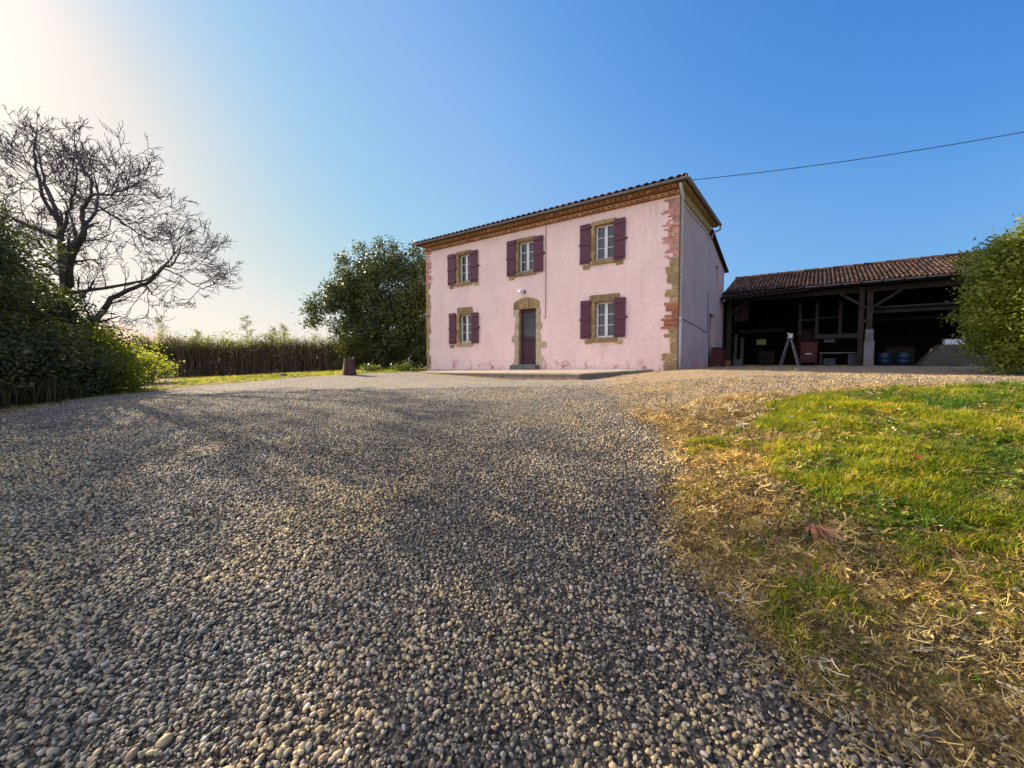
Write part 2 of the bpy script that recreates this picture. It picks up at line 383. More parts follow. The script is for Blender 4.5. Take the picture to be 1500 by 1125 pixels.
def masks(x, y):
    g1 = poly_sd(x, y, GRASS) - .1 + wob(x, y, .8, 1.1) + wob(x, y, .18, .5, 71); g2 = poly_sd(x, y, LGRASS) + wob(x, y, 1.2, 1.2, 31)
    far = np.clip((np.hypot(x, y-8)-23)/4, 0, 1)
    barnside = (x > 3) & (y > 3) & (np.hypot(x, y-8) < 26)
    far = np.where(barnside, 0, far)
    leftstrip = np.clip((-x-9.6-0.0*y + wob(x, y, 1., 1.0, 51))*1.5, 0, 1)*np.clip((13.5-y)/1.0, 0, 1)*np.clip((y-4)/1, 0, 1)
    grass = np.maximum.reduce([np.clip(g1/0.35+.3, 0, 1), np.clip(g2/0.5+.3, 0, 1), far, leftstrip*0.7])
    d = poly_sd(x, y, DRIVE) + wob(x, y, .7, 0.7, 41)
    dirt = 1-np.clip(d/0.45+0.5, 0, 1)
    return grass, dirt
def tanarea(x, y): return np.clip((y-5.6+wob(x, y, .8, 1., 88))/1.2, 0, 1)*(x > .5)*(y < 24)

def axis(n, lo, hi, c, k):
    t = np.linspace(-1, 1, n); s = np.sinh(k*t)/math.sinh(k)
    return np.where(s < 0, c + s*(c-lo), c + s*(hi-c))
gx = axis(560, -420, 420, 0, 6.6); gy = axis(560, -60, 760, 4.5, 6.6)
GX, GY = np.meshgrid(gx, gy); GZ = H(GX, GY)
nx, ny = len(gx), len(gy)
ii = (np.arange(ny-1)[:,None]*nx + np.arange(nx-1)[None,:]).ravel()
faces = np.stack([ii, ii+1, ii+nx+1, ii+nx], 1)
def ground_mat():
    m, nt, b, _ = new_mat('ground')
    geo = N(nt, 'ShaderNodeNewGeometry'); pos = geo.outputs['Position']
    # gravel
    vo = N(nt, 'ShaderNodeTexVoronoi'); vo.inputs['Scale'].default_value = 62; nt.links.new(pos, vo.inputs['Vector'])
    sepc = N(nt, 'ShaderNodeSeparateColor'); nt.links.new(vo.outputs['Color'], sepc.inputs[0])
    gcol = ramp(nt, sepc.outputs[0], [(0, (0.07,0.068,0.062)), (0.35, (0.20,0.19,0.165)), (0.7, (0.37,0.345,0.29)), (1, (0.58,0.53,0.44))]).outputs[0]
    big = ramp(nt, noise(nt, 0.55, 5, 0.6, pos), [(0.35, (0.85,0.87,0.92)), (0.65, (1.12,1.05,0.95))]).outputs[0]
    gcol = mix(nt, 1.0, gcol, big, 'MULTIPLY')
    sy = N(nt, 'ShaderNodeSeparateXYZ'); nt.links.new(pos, sy.inputs[0])
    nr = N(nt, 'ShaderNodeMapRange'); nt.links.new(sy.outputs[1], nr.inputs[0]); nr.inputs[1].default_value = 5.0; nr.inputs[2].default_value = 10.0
    gcol = mix(nt, nr.outputs[0], mix(nt, 1.0, gcol, (.34,.32,.30), 'MULTIPLY'), gcol)     # near ground darkened to paint the shade between the loose stones
    # dirt
    dcol = ramp(nt, noise(nt, 3.0, 9, 0.72, pos), [(0.3, (0.055,0.038,0.018)), (0.5, (0.22,0.155,0.06)), (0.7, (0.50,0.365,0.135))]).outputs[0]
    dsp = ramp(nt, noise(nt, 28, 6, 0.75, pos), [(0.35, (0.6,0.6,0.6)), (0.68, (1.5,1.42,1.3))]).outputs[0]
    dcol = mix(nt, 0.9, dcol, dsp, 'MULTIPLY')
    tanc = mix(nt, .8, ramp(nt, sepc.outputs[0], [(0, (0.20,0.15,0.095)), (0.5, (0.36,0.275,0.17)), (1, (0.56,0.44,0.29))]).outputs[0], dsp, 'MULTIPLY')
    dcol = mix(nt, attr(nt, 'tan'), dcol, tanc)
    grc = ramp(nt, noise(nt, 2.2, 8, 0.7, pos), [(0.3, (0.07,0.075,0.015)), (0.5, (0.16,0.165,0.022)), (0.7, (0.26,0.21,0.06))]).outputs[0]
    grc = mix(nt, 0.8, grc, dsp, 'MULTIPLY')
    n1 = math_(nt, 'SUBTRACT', noise(nt, 7, 6, 0.7, pos), 0.5)
    fd = math_(nt, 'ADD', attr(nt, 'dirt'), math_(nt, 'MULTIPLY', n1, 1.4), True)
    fd = ramp(nt, fd, [(0.35, (0,0,0)), (0.65, (1,1,1))]).outputs[0]
    fg = math_(nt, 'ADD', attr(nt, 'grass'), math_(nt, 'MULTIPLY', n1, 1.2), True)
    fg = ramp(nt, fg, [(0.4, (0,0,0)), (0.7, (1,1,1))]).outputs[0]
    col = mix(nt, fd, gcol, dcol); col = mix(nt, fg, col, grc)
    nt.links.new(col, b.inputs['Base Color'])
    b.inputs['Roughness'].default_value = 0.95; b.inputs['Specular IOR Level'].default_value = 0.15
    hgt = math_(nt, 'ADD', math_(nt, 'MULTIPLY', vo.outputs['Distance'], -.8), math_(nt, 'MULTIPLY', noise(nt, 30, 6, 0.7, pos), 0.8))
    bump(nt, b, hgt, 1.0, 0.03)
    return m
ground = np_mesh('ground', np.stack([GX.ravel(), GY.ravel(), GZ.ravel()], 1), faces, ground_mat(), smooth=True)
tag(ground, kind='structure')
mg, md = masks(GX.ravel(), GY.ravel())
for nme, arr in (('grass', mg), ('dirt', md), ('tan', tanarea(GX.ravel(), GY.ravel()))):
    a = ground.data.attributes.new(nme, 'FLOAT', 'POINT'); a.data.foreach_set('value', arr.astype(np.float32))

# ------------------------------------------------------------------ scattering (geometry nodes, "stuff" only)
def scatter(name, pts, rot, scl, protos, kind='stuff', label=None):
    me = bpy.data.meshes.new(name)
    me.vertices.add(len(pts)); me.vertices.foreach_set('co', np.asarray(pts, np.float32).ravel())
    for nm, arr in (('rot', rot), ('scl', scl)):
        a = me.attributes.new(nm, 'FLOAT_VECTOR', 'POINT'); a.data.foreach_set('vector', np.asarray(arr, np.float32).ravel())
    a = me.attributes.new('pick', 'INT', 'POINT'); a.data.foreach_set('value', rng.integers(0, len(protos), len(pts)).astype(np.int32))
    o = bpy.data.objects.new(name, me); link(o)
    ng = bpy.data.node_groups.new(name, 'GeometryNodeTree')
    ng.interface.new_socket('Geometry', in_out='INPUT', socket_type='NodeSocketGeometry')
    ng.interface.new_socket('Geometry', in_out='OUTPUT', socket_type='NodeSocketGeometry')
    gi = ng.nodes.new('NodeGroupInput'); go = ng.nodes.new('NodeGroupOutput')
    ip = ng.nodes.new('GeometryNodeInstanceOnPoints'); ip.inputs['Pick Instance'].default_value = True
    jn = ng.nodes.new('GeometryNodeGeometryToInstance')
    for p in reversed(protos):
        oi = ng.nodes.new('GeometryNodeObjectInfo'); oi.inputs['Object'].default_value = p
        ng.links.new(oi.outputs['Geometry'], jn.inputs[0])
    ng.links.new(gi.outputs[0], ip.inputs['Points']); ng.links.new(jn.outputs[0], ip.inputs['Instance'])
    def named(nm, dt):
        n = ng.nodes.new('GeometryNodeInputNamedAttribute'); n.data_type = dt; n.inputs['Name'].default_value = nm
        return n.outputs[0]
    er = ng.nodes.new('FunctionNodeEulerToRotation'); ng.links.new(named('rot', 'FLOAT_VECTOR'), er.inputs[0])
    ng.links.new(er.outputs[0], ip.inputs['Rotation']); ng.links.new(named('scl', 'FLOAT_VECTOR'), ip.inputs['Scale'])
    ng.links.new(named('pick', 'INT'), ip.inputs['Instance Index'])
    ng.links.new(ip.outputs[0], go.inputs[0])
    md_ = o.modifiers.new('scatter', 'NODES'); md_.node_group = ng
    return tag(o, label, None, None, kind)

def ico(sub):
    import bmesh
    bm = bmesh.new(); bmesh.ops.create_icosphere(bm, subdivisions=sub, radius=1)
    v = np.array([x.co[:] for x in bm.verts]); f = np.array([[w.index for w in x.verts] for x in bm.faces]); bm.free()
    return v, f
PEB = inst_mat('pebble', [(0, (0.06,0.056,0.043)), (0.25, (0.138,0.124,0.095)), (0.45, (0.255,0.222,0.157)), (0.6, (0.385,0.322,0.202)), (0.8, (0.55,0.43,0.225)),
    (0.88, (0.27,0.18,0.11)), (0.97, (0.45,0.39,0.31)), (1, (0.6,0.54,0.46))], 0.62, bscale=60, spec=0.35)
protos = []
for k in range(8):
    v, f = ico(2)
    s = rng.uniform(0, 10, 3)
    q = v.copy()
    for i in range(3):
        ph = rng.uniform(0, 6, 3); fr = rng.normal(0, 1.7, 3)
        q *= (1 + 0.11*np.sin(v@fr + ph[0]))[:,None]
    q = np.sign(q)*np.abs(q)**0.93
    q *= np.array([1, rng.uniform(.6, .85), rng.uniform(.42, .62)])
    protos.append(np_mesh('pebble', q, f, PEB, smooth=True, do_link=False))
def sample_area(n, x0, x1, y0, y1):
    return rng.uniform(x0, x1, n), rng.uniform(y0, y1, n)
def in_view(x, y, m=1.30):
    return (np.abs(x) < m*np.maximum(y, 0)*1.0 + 1.0) & (y > 0.9)
def gravel_pts():
    X = []; Y = []; S = []
    for (y0, y1, dens, smin, smax) in ((0.9, 2.6, 3500, .0062, .0180), (2.6, 4.2, 2900, .0070, .0172), (4.2, 6.2, 2000, .0082, .0170), (6.2, 10, 700, .009, .016)):
        x0, x1 = -1.35*y1-1, 1.35*y1*0.6+1
        n = int((x1-x0)*(y1-y0)*dens)
        x, y = sample_area(n, x0, x1, y0, y1)
        k = in_view(x, y)
        x, y = x[k], y[k]
        g, d = masks(x, y)
        tr_ = np.clip((fbm((x+.25*y)/.75, y/5.0, 3, 303)-.47)*6, 0, 1)
        p = np.clip(1.05-d*(1.02-.55*tanarea(x, y)), 0.012, 1)*(1-0.97*g)*(1-.22*tr_)
        k = rng.random(len(x)) < p
        X.append(x[k]); Y.append(y[k])
        S.append(smin + (smax-smin)*rng.random(k.sum())**2.1*(1-.25*tr_[k]))
    return np.concatenate(X), np.concatenate(Y), np.concatenate(S)
x, y, s = gravel_pts()
# a few larger stones
big = rng.random(len(s)) < 0.012; s = np.where(big, s*1.5, s)
z = H(x, y) + s*0.22
n = len(x)
rot = np.stack([rng.normal(0, .42, n), rng.normal(0, .42, n), rng.uniform(0, 6.28, n)], 1)
scl = np.stack([s, s*rng.uniform(.8, 1.1, n), s*rng.uniform(.8, 1.2, n)], 1)
scatter('gravel', np.stack([x, y, z], 1), rot, scl, protos, label='grey and tan rounded gravel covering the drive')
print('pebbles', n)

# grass blades
def blade_clump(mat, nb, h, w, lean, spread, name):
    V = []; F = []
    for i in range(nb):
        a = rng.uniform(0, 6.28); r0 = spread*math.sqrt(rng.random()); hh = h*rng.uniform(.5, 1.15); ln = lean*hh*rng.uniform(.3, 1.3)
        bx, by = r0*math.cos(rng.uniform(0, 6.28)), r0*math.sin(rng.uniform(0, 6.28))
        dx, dy = math.cos(a), math.sin(a); px, py = -dy*w/2, dx*w/2
        n = len(V)
        for t, wf in ((0, 1), (.45, .8), (.8, .5), (1, .05)):
            cx = bx+dx*ln*t*t; cy = by+dy*ln*t*t; cz = hh*(t-0.25*lean*t*t)
            V += [(cx-px*wf, cy-py*wf, cz), (cx+px*wf, cy+py*wf, cz)]
        for j in range(3): F.append((n+2*j, n+2*j+1, n+2*j+3, n+2*j+2))
    return np_mesh(name, V, F, mat, do_link=False)
GR = inst_mat('grass_blades', [(0, (0.07,0.13,0.006)), (0.35, (0.17,0.25,0.007)), (0.65, (0.37,0.39,0.010)), (0.87, (0.55,0.43,0.04)), (1, (0.5,0.4,0.17))], 0.6, 0.5)
GRG = inst_mat('lush_grass', [(0, (0.03,0.10,0.008)), (0.6, (0.075,0.20,0.012)), (1, (0.16,0.27,0.03))], 0.5, 0.4)
DRY = inst_mat('dry_straw', [(0, (0.06,0.038,0.016)), (0.35, (0.21,0.14,0.05)), (0.75, (0.46,0.335,0.115)), (0.97, (0.6,0.46,0.2)), (1, (0.66,0.6,0.5))], 0.8, 0.1)
WEED = inst_mat('weed_leaf', [(0, (0.06,0.12,0.01)), (0.5, (0.14,0.22,0.018)), (0.85, (0.25,0.3,0.04)), (1, (0.28,0.24,0.06))], 0.5, 0.35)
gpro = [blade_clump(GR, 20, .042, .0032, .9, .035, 'grass_clump') for _ in range(5)]
def place(n, x0, x1, y0, y1, fn, power=1.0):
    x, y = sample_area(n, x0, x1, y0, y1); k = in_view(x, y, 1.4); x, y = x[k], y[k]
    p = fn(x, y); k = rng.random(len(x)) < p; return x[k], y[k]
def patchy(x, y, s, seed): return np.clip((fbm(x/s, y/s, 4, seed)-0.42)*5, 0, 1)
def gfun(x, y):
    g, d = masks(x, y); return np.clip(g*np.clip(0.35+0.9*patchy(x, y, .5, 77), 0, 1) + .22*np.clip(d-g, 0, 1)*patchy(x, y, .35, 123)*(x > .8)*(y < 4.6), 0, 1)
def sc3(n, a, b): s_ = rng.uniform(a, b, n); return np.stack([s_, s_, s_*rng.uniform(.7, 1.2, n)], 1)
def rotz(n, t=.15): return np.stack([rng.normal(0, t, n), rng.normal(0, t, n), rng.uniform(0, 6.28, n)], 1)
xa, ya = place(120000, 1.3, 9, 1.6, 7.5, gfun)
xb, yb = place(9000, -22, -3.5, 12, 27, gfun)
xc, yc = place(2500, -13, -8, 4.5, 13, lambda x, y: masks(x, y)[0]*0.7)
x = np.concatenate([xa, xb, xc]); y = np.concatenate([ya, yb, yc]); n = len(x)
sa = sc3(len(xa), .5, 1.2)*(.7+1.1*patchy(xa, ya, .45, 205))[:,None]
sc = np.concatenate([sa, sc3(len(xb), 1.3, 2.6), sc3(len(xc), 1., 2.)])
scatter('grass', np.stack([x, y, H(x, y)-.004], 1), rotz(n), sc, gpro, label='short yellow green grass on the bank and under the hedge')
print('grass', n)
# lush darker grass streak on the bank and along the left
lp = [blade_clump(GRG, 16, .12, .005, 1.0, .05, 'lush_clump') for _ in range(3)]
def lush(x, y):
    a = np.exp(-(((x-6.6)/1.9)**2 + ((y-4.75)/.22)**2)*1.0)
    b_ = 0.16*patchy(x, y, .7, 5)*(poly_sd(x, y, GRASS) > 0.15)
    c_ = 0.4*np.exp(-((y-1.05*(x+5.5)*-0.35-20.5)/1.2)**2)*(x < -4.2)*(poly_sd(x, y, LGRASS) > 0)
    return np.clip(a+b_+c_, 0, 1)
x1, y1 = place(16000, 1.5, 9, 1.6, 6.5, lush)
x2, y2 = place(3500, -12, -3.8, 15, 24, lush)
x = np.concatenate([x1, x2]); y = np.concatenate([y1, y2]); n = len(x)
scatter('lush_grass', np.stack([x, y, H(x, y)-.004], 1), rotz(n), sc3(n, .6, 1.2), lp, label='darker lush grass tufts on the sunny bank')
# broad-leaved weeds low on the bank
def weed_clump():
    V = []; F = []
    for i in range(9):
        a = rng.uniform(0, 6.28); L = rng.uniform(.022, .045); w = L*.42; el = rng.uniform(.1, .8); r0 = rng.uniform(.0, .02)
        d = np.array([math.cos(a)*math.cos(el), math.sin(a)*math.cos(el), math.sin(el)]); sd = np.array([-math.sin(a), math.cos(a), 0])
        o_ = d*r0 + np.array([0, 0, .004]); n = len(V)
        V += [o_, o_+d*L*.45-sd*w+np.array([0,0,.004]), o_+d*L, o_+d*L*.45+sd*w+np.array([0,0,.004])]
        F.append((n, n+1, n+2, n+3))
    return np_mesh('weed_clump', V, F, WEED, do_link=False)
wp = [weed_clump() for _ in range(5)]
def wfun(x, y):
    g, d = masks(x, y)
    low = np.clip((4.6-y)/1.5, 0, 1)
    return np.clip(g*(0.15+0.85*low*patchy(x, y, .45, 91)), 0, 1) + 0.015*np.clip(d-g, 0, 1)*patchy(x, y, .5, 17)
x, y = place(38000, .9, 7.5, 1.2, 6.2, wfun); n = len(x)
scatter('weeds', np.stack([x, y, H(x, y)+rng.uniform(0, .03, n)], 1), rotz(n, .3), sc3(n, .3, .8), wp, label='broad leaved weeds among the grass')
# straw, dead leaves and litter on bare earth
def straw_proto(k):
    if k < 4:
        V = []; F = []
        for i in range(9):
            L = rng.uniform(.05, .16); a = rng.uniform(0, 6.28); c0 = rng.normal(0, .05, 2); w = rng.uniform(.0016, .0035); bz = rng.uniform(.004, .03); n = len(V)
            for t in (0, .35, .7, 1):
                aa = a + .5*t; cx = c0[0]+math.cos(aa)*L*t; cy = c0[1]+math.sin(aa)*L*t; cz = bz*math.sin(math.pi*min(t+.1, 1))+.004
                V += [(cx+math.sin(aa)*w, cy-math.cos(aa)*w, cz), (cx-math.sin(aa)*w, cy+math.cos(aa)*w, cz+.001)]
            for j in range(3): F.append((n+2*j, n+2*j+1, n+2*j+3, n+2*j+2))
        return np_mesh('straw', V, F, DRY, do_link=False)
    V = []; F = []
    for i in range(6):
        L = rng.uniform(.010, .030); w = L*rng.uniform(.25, .6); c = rng.normal(0, .035, 3)*np.array([1,1,.1])+np.array([0,0,.008]); a = rng.uniform(0, 6.28)
        d = np.array([math.cos(a), math.sin(a), rng.normal(0, .25)]); sd = np.array([-math.sin(a), math.cos(a), rng.normal(0, .25)])
        n = len(V); m_ = np.array([0, 0, w*.35])
        V += [c-d*L, c-sd*w+m_, c+d*L, c+sd*w+m_]; F.append((n, n+1, n+2, n+3))
    return np_mesh('litter', V, F, DRY, do_link=False)
sp = [straw_proto(k) for k in range(10)]
def sfun(x, y):
    g, d = masks(x, y); near = np.clip(1.25-np.hypot(x, y)/9, .08, 1)*(1-.8*tanarea(x, y))
    return np.clip((d*(1-0.75*g)*(.45+.55*patchy(x, y, .6, 61)) + 0.035*g)*near, 0, 1)
x, y = place(150000, .7, 9, .9, 9, sfun)
x3, y3 = place(9000, -12, 9, 8, 20, lambda x, y: np.clip(masks(x, y)[1]-masks(x, y)[0]*.5, 0, 1)*.5)
x = np.concatenate([x, x3]); y = np.concatenate([y, y3]); n = len(x)
scatter('leaf_litter', np.stack([x, y, H(x, y)+.004], 1), rotz(n, .5), sc3(n, .3, .8), sp, label='dry straw and dead leaves on the bare earth')
print('litter', n)
# clods and small crumbs of earth
CL = inst_mat('clod', [(0, (0.08,0.056,0.035)), (0.4, (0.19,0.14,0.085)), (0.7, (0.30,0.235,0.13)), (0.9, (0.33,0.29,0.10)), (1, (0.45,0.39,0.29))], 0.95, bscale=50, spec=0.1)
cp_ = []
for k in range(5):
    v, f = ico(2); q = v*(1+.28*np.sin(v@rng.normal(0, 2.6, 3)+rng.uniform(0, 6)) + .15*np.sin(v@rng.normal(0, 5, 3)))[:,None]
    cp_.append(np_mesh('clod', q*np.array([1, .85, .6]), f, CL, do_link=False))
x, y = place(70000, .6, 11, .9, 9.5, lambda x, y: np.clip(masks(x, y)[1]-masks(x, y)[0]*.75, 0, 1)*np.clip(1.2-np.hypot(x, y)/9, .1, 1)); n = len(x)
s = .003 + .012*rng.random(n)**3
scatter('dirt', np.stack([x, y, H(x, y)+s*.2], 1), rotz(n, .6), np.stack([s, s, s], 1), cp_, label='small clods of dry earth beside the drive')

# ------------------------------------------------------------------ the house
HC = Vector((5.291, 13.4, 1.397)); YAW = -R(36.0)
def local_to_world(x, y, org=HC):
    c, s_ = math.cos(YAW), math.sin(YAW)
    return org.x + x*c - y*s_, org.y + x*s_ + y*c
house = empty('farmhouse', HC, YAW, 'two storey pink rendered farmhouse with plum shutters and stone quoins', 'house')
U = 11.62            # facade length; local x runs from -U (far left corner) to 0 (near right corner)
D1, D2 = 4.6, 8.1    # main block depth, rear block depth
EZ = 5.80
# openings: (u0,u1,v0,v1)
OPEN = {'ul': (8.80, 9.52, 3.80, 5.04), 'um': (5.48, 6.24, 3.83, 5.05), 'ur': (2.14, 2.90, 3.83, 5.07),
        'll': (8.78, 9.50, 1.10, 2.38), 'lr': (2.11, 2.86, 1.08, 2.36), 'door': (5.36, 6.19, 0.13, 2.36)}
def wall_with_holes(x0, x1, z0, z1, holes, depth, flip=False):
    """plane wall at local y=0 spanning x,z with reveals going +y"""
    mb = MB()
    xs = sorted({x0, x1, *[h[0] for h in holes], *[h[1] for h in holes]})
    zs = sorted({z0, z1, *[h[2] for h in holes], *[h[3] for h in holes]})
    for a, b_ in zip(xs, xs[1:]):
        for c, d in zip(zs, zs[1:]):
            mx, mz = (a+b_)/2, (c+d)/2
            if any(h[0] < mx < h[1] and h[2] < mz < h[3] for h in holes): continue
            mb.quad((a, 0, c), (b_, 0, c), (b_, 0, d), (a, 0, d), .5)
    return mb
holes = [(-o[1], -o[0], o[2], o[3]) for o in OPEN.values()]
mb = wall_with_holes(-U, 0, -0.35, EZ-.05, holes, .3)
mb.quad((-U, D2, -.35), (-U, 0, -.35), (-U, 0, EZ-.05), (-U, D2, EZ-.05), .5)       # far left side
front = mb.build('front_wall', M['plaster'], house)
for (a, b_, c, d) in holes:
    rv = MB()
    rv.quad((a, 0, c), (a, .3, c), (a, .3, d), (a, 0, d), .5); rv.quad((b_, .3, c), (b_, 0, c), (b_, 0, d), (b_, .3, d), .4)
    rv.quad((a, 0, d), (a, .3, d), (b_, .3, d), (b_, 0, d), .4); rv.quad((a, .3, c), (a, 0, c), (b_, 0, c), (b_, .3, c), .6)
    rv.build('reveal', M['stone'], front)
# inner lining so the rooms are dark and closed
inn = MB()
inn.box(-U+.3, -.3, .45, D1-.3, 0.0, 5.5, .2)
room = MB()
for q in (((-U+.3,3,.0),(-.3,3,.0),(-.3,3,5.5),(-U+.3,3,5.5)), ((-U+.3,.32,2.75),(-.3,.32,2.75),(-.3,3,2.75),(-U+.3,3,2.75)),
          ((-U+.3,.32,.05),(-.3,.32,.05),(-.3,3,.05),(-U+.3,3,.05)), ((-U+.3,.32,5.5),(-.3,.32,5.5),(-.3,3,5.5),(-U+.3,3,5.5))):
    room.quad(*q, .3)
room.build('room_shell', M['greyconcrete'], house)

# side wall (plane x=0 running +y) main block, and rear block with sloping top
sw = MB()
def side_grid(y0, y1, ztop0, ztop1, hs):
    ys = sorted({y0, y1, *[h[0] for h in hs], *[h[1] for h in hs]})
    for a, b_ in zip(ys, ys[1:]):
        zs_ = sorted({-.35, *[z for h in hs if h[0] <= a and h[1] >= b_ for z in (h[2], h[3])]})
        t = lambda yy: ztop0 + (ztop1-ztop0)*(yy-y0)/(y1-y0)
        hh = sorted([h for h in hs if h[0] <= a+1e-6 and h[1] >= b_-1e-6], key=lambda h: h[2])
        z = -.35
        for h in hh:
            if h[2] > z: sw.quad((0, a, z), (0, b_, z), (0, b_, h[2]), (0, a, h[2]), .5)
            z = h[3]
        sw.quad((0, a, z), (0, b_, z), (0, b_, t(b_)), (0, a, t(a)), .5)
SO = [(4.85, 6.0, 0.0, 2.25), (6.05, 6.65, 2.95, 4.45)]
side_grid(0.001, D1, EZ-.05, EZ-.05, [])
side_grid(D1, D2, 5.45, 4.55, SO)
for (a, b_, c, d) in SO:
    sw.quad((0, a, c), (-.35, a, c), (-.35, a, d), (0, a, d), .5); sw.quad((-.35, b_, c), (0, b_, c), (0, b_, d), (-.35, b_, d), .5)
    sw.quad((0, a, d), (-.35, a, d), (-.35, b_, d), (0, b_, d), .5); sw.quad((-.35, a, c), (0, a, c), (0, b_, c), (-.35, b_, c), .5)
sw.quad((0, D1, 5.45), (-U, D1, 5.45), (-U, D1, 5.75), (0, D1, 5.75), .5)
sw.quad((0, D2, -.35), (-U, D2, -.35), (-U, D2, 4.55), (0, D2, 4.55), .5)
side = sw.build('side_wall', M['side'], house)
# vertical joint strip, cable crack line and pale band under the eave
st = MB(); st.box(0.002, .022, .25, D1-.05, 5.28, 5.36, .5); st.build('string_course', M['palestone'], house)
cr = MB(); cr.tube([(.008, .12, 1.66), (.008, 1.1, 1.60), (.008, 2.4, 1.56), (.008, 3.6, 1.47), (.008, 4.5, 1.43)], .012, 5); cr.tube([(.01, 4.5, 1.43), (.01, 4.52, 2.6), (.01, 4.5, 3.1)], .01, 5)
cr.build('wall_cable', M['black'], house)
# rear doorway infill (door panel, its pale green painting in the lit opening), small window leaf
dr = MB(); dr.box(-.2, -.15, 4.87, 5.98, .03, 2.22, .5)
for zz in (.25, 1.1, 1.95): dr.box(-.15, -.13, 4.95, 5.9, zz, zz+.12, .3)
dr.build('side_door', basic('lit_doorway_green', (0.16,0.19,0.14), (0.28,0.30,0.24), 3, .8, .3, .005, 20, rv=.1), house, bevel=.004)
wl = MB(); wl.box(-.22, -.18, 6.07, 6.63, 2.97, 4.43, .5); wl.box(-.18, -.16, 6.1, 6.6, 3.6, 3.68, .4)
wl.build('side_shutter', M['greywood'], house)

# ---- quoins
def blob_block(mb, x0, x1, z0, z1, y0=-.012, y1=.05, j=.018, r=None):
    y0 = y0-.012
    """irregular stone face"""
    pts = []
    w, h = x1-x0, z1-z0; c = min(w, h)*.18
    for (px, pz) in ((x0+c, z0), (x1-c, z0), (x1, z0+c), (x1, z1-c), (x1-c, z1), ((x0+x1)/2, z1), (x0+c, z1), (x0, z1-c), (x0, (z0+z1)/2), (x0, z0+c)):
        pts.append((px+rnd.uniform(-j, j), pz+rnd.uniform(-j, j)*.6))
    mb.prism(pts, y0+rnd.uniform(-.006, .006), y1, r)
q = MB(); z = -.1; k = 0
ws = [.42,.45,.20,.24,.44,.27,.40,.43,.2,.38,.26,.4,.18,.36,.42,.25]
hs_ = [.34,.26,.34,.16,.14,.22,.13,.16,.20,.2,.26,.24,.18,.3,.26,.22]
qb = MB(); qr = MB()
for w, h in zip(ws, hs_):
    if z > 3.95: break
    dark = 1.25 < z < 1.95
    tgt = qb if dark else q
    blob_block(tgt, -w+rnd.uniform(-.03, .03), .012, z+.006, z+h-.012, y0=-.02 if dark else -.014)
    z += h
zq = z
q.build('quoin_stones', M['stone'], house, bevel=.006)
mo = MB(); mo.box(-.17, .006, -.010, .03, -.1, 5.42, .5); mo.build('quoin_mortar', basic('lime_mortar', (0.30,0.24,0.17), (0.42,0.35,0.26), 8, .95, .6, .01, 30, rv=.05), house)
mo = MB(); mo.box(-U-.007, -U+.10, -.010, .03, -.1, 5.42, .5); mo.build('quoin_mortar', M['palestone'], house)
# brick tongue stones sticking out of the corner
for zz, w in ((1.30,.50),(1.44,.42),(1.55,.50),(1.66,.40),(2.05,.42)): qb.box(-w, -.02, -.035, .03, zz, zz+.075, .3+rnd.random()*.5, .01)
qb.build('quoin_slabs', M['brick'], house, bevel=.006)
zz = zq
while zz < 5.42:
    h = .062; w = .12+.22*abs(math.sin(zz*7.3))+rnd.uniform(0, .16)
    xx = 0.004
    while xx > -w:
        l = rnd.uniform(.12, .24)
        if rnd.random() < .9: qr.box(max(xx-l, -w-.1)+.01, xx, -.012-rnd.random()*.008, .03, zz+.006, zz+h, None, .005)
        xx -= l
    zz += h+.004
qr.build('quoin_bricks', M['pinkbrick'], house)
q = MB(); z = -.1
while z < 3.9:
    h = rnd.uniform(.16, .3); w = rnd.choice((.14, .2, .26, .3))
    blob_block(q, -U-.012, -U+w, z+.006, min(z+h-.012, 5.44)); z += h
q.build('quoin_stones', M['stone'], house, bevel=.006)
q = MB()
while z < 5.42:
    w = rnd.uniform(.08, .36); xx = -U-.008
    while xx < -U+w:
        l = rnd.uniform(.12, .22); q.box(xx+.006, xx+l, -.012-rnd.random()*.008, .03, z+.005, z+.058, None, .005); xx += l
    z += .064
q.build('quoin_bricks', M['pinkbrick'], house)

# ---- stone surrounds
def surround(key, lintel=None, sill=True, jamb=.2, top_out=.12):
    u0, u1, v0, v1 = OPEN[key]; mb = MB()
    x0, x1 = -u1, -u0
    hl = .13 if lintel is None else lintel
    if lintel is not None:
        blob_block(mb, x0-top_out, x1+top_out, v1+.002, v1+hl, -.022, .05, .012)
    else:
        blob_block(mb, x0-.12, x1+.06, v1+.002, v1+hl, -.014, .05, .008)
    for sx in (0, 1):
        z = v0
        while z < v1-.02:
            h = min(rnd.uniform(.2, .36), v1-z); w = jamb*rnd.uniform(.7, 1.0)
            if v1-(z+h) < .1: h = v1-z
            if sx == 0: blob_block(mb, x0-w, x0-.001, z+.004, z+h-.006, -.014, .05, .006)
            else: blob_block(mb, x1+.001, x1+w*.8, z+.004, z+h-.006, -.014, .05, .006)
            z += h
    if sill:
        blob_block(mb, x0-.2, x1+.1, v0-.15, v0-.002, -.05, .25, .01)
        mb.box(x0+.002, x1-.002, -.05, .26, v0-.06, v0+.012, .7)
    mb.build('surround', M['stone'], house, bevel=.005)
surround('ul'); surround('um'); surround('ur'); surround('ll', .30, top_out=.10); surround('lr', .25, top_out=.2)
# small dark rubble under shutters' feet
for (u, v) in ((9.95,3.68),(8.45,3.68),(6.55,3.68),(3.2,3.66),(1.95,3.68),(9.95,.98),(3.1,.98),(1.95,.95)):
    rb = MB(); blob_block(rb, -u-.14, -u+.14, v-.1, v+.04, -.012, .03, .02); rb.build('corner_stone', M['stone'], house, bevel=.004)
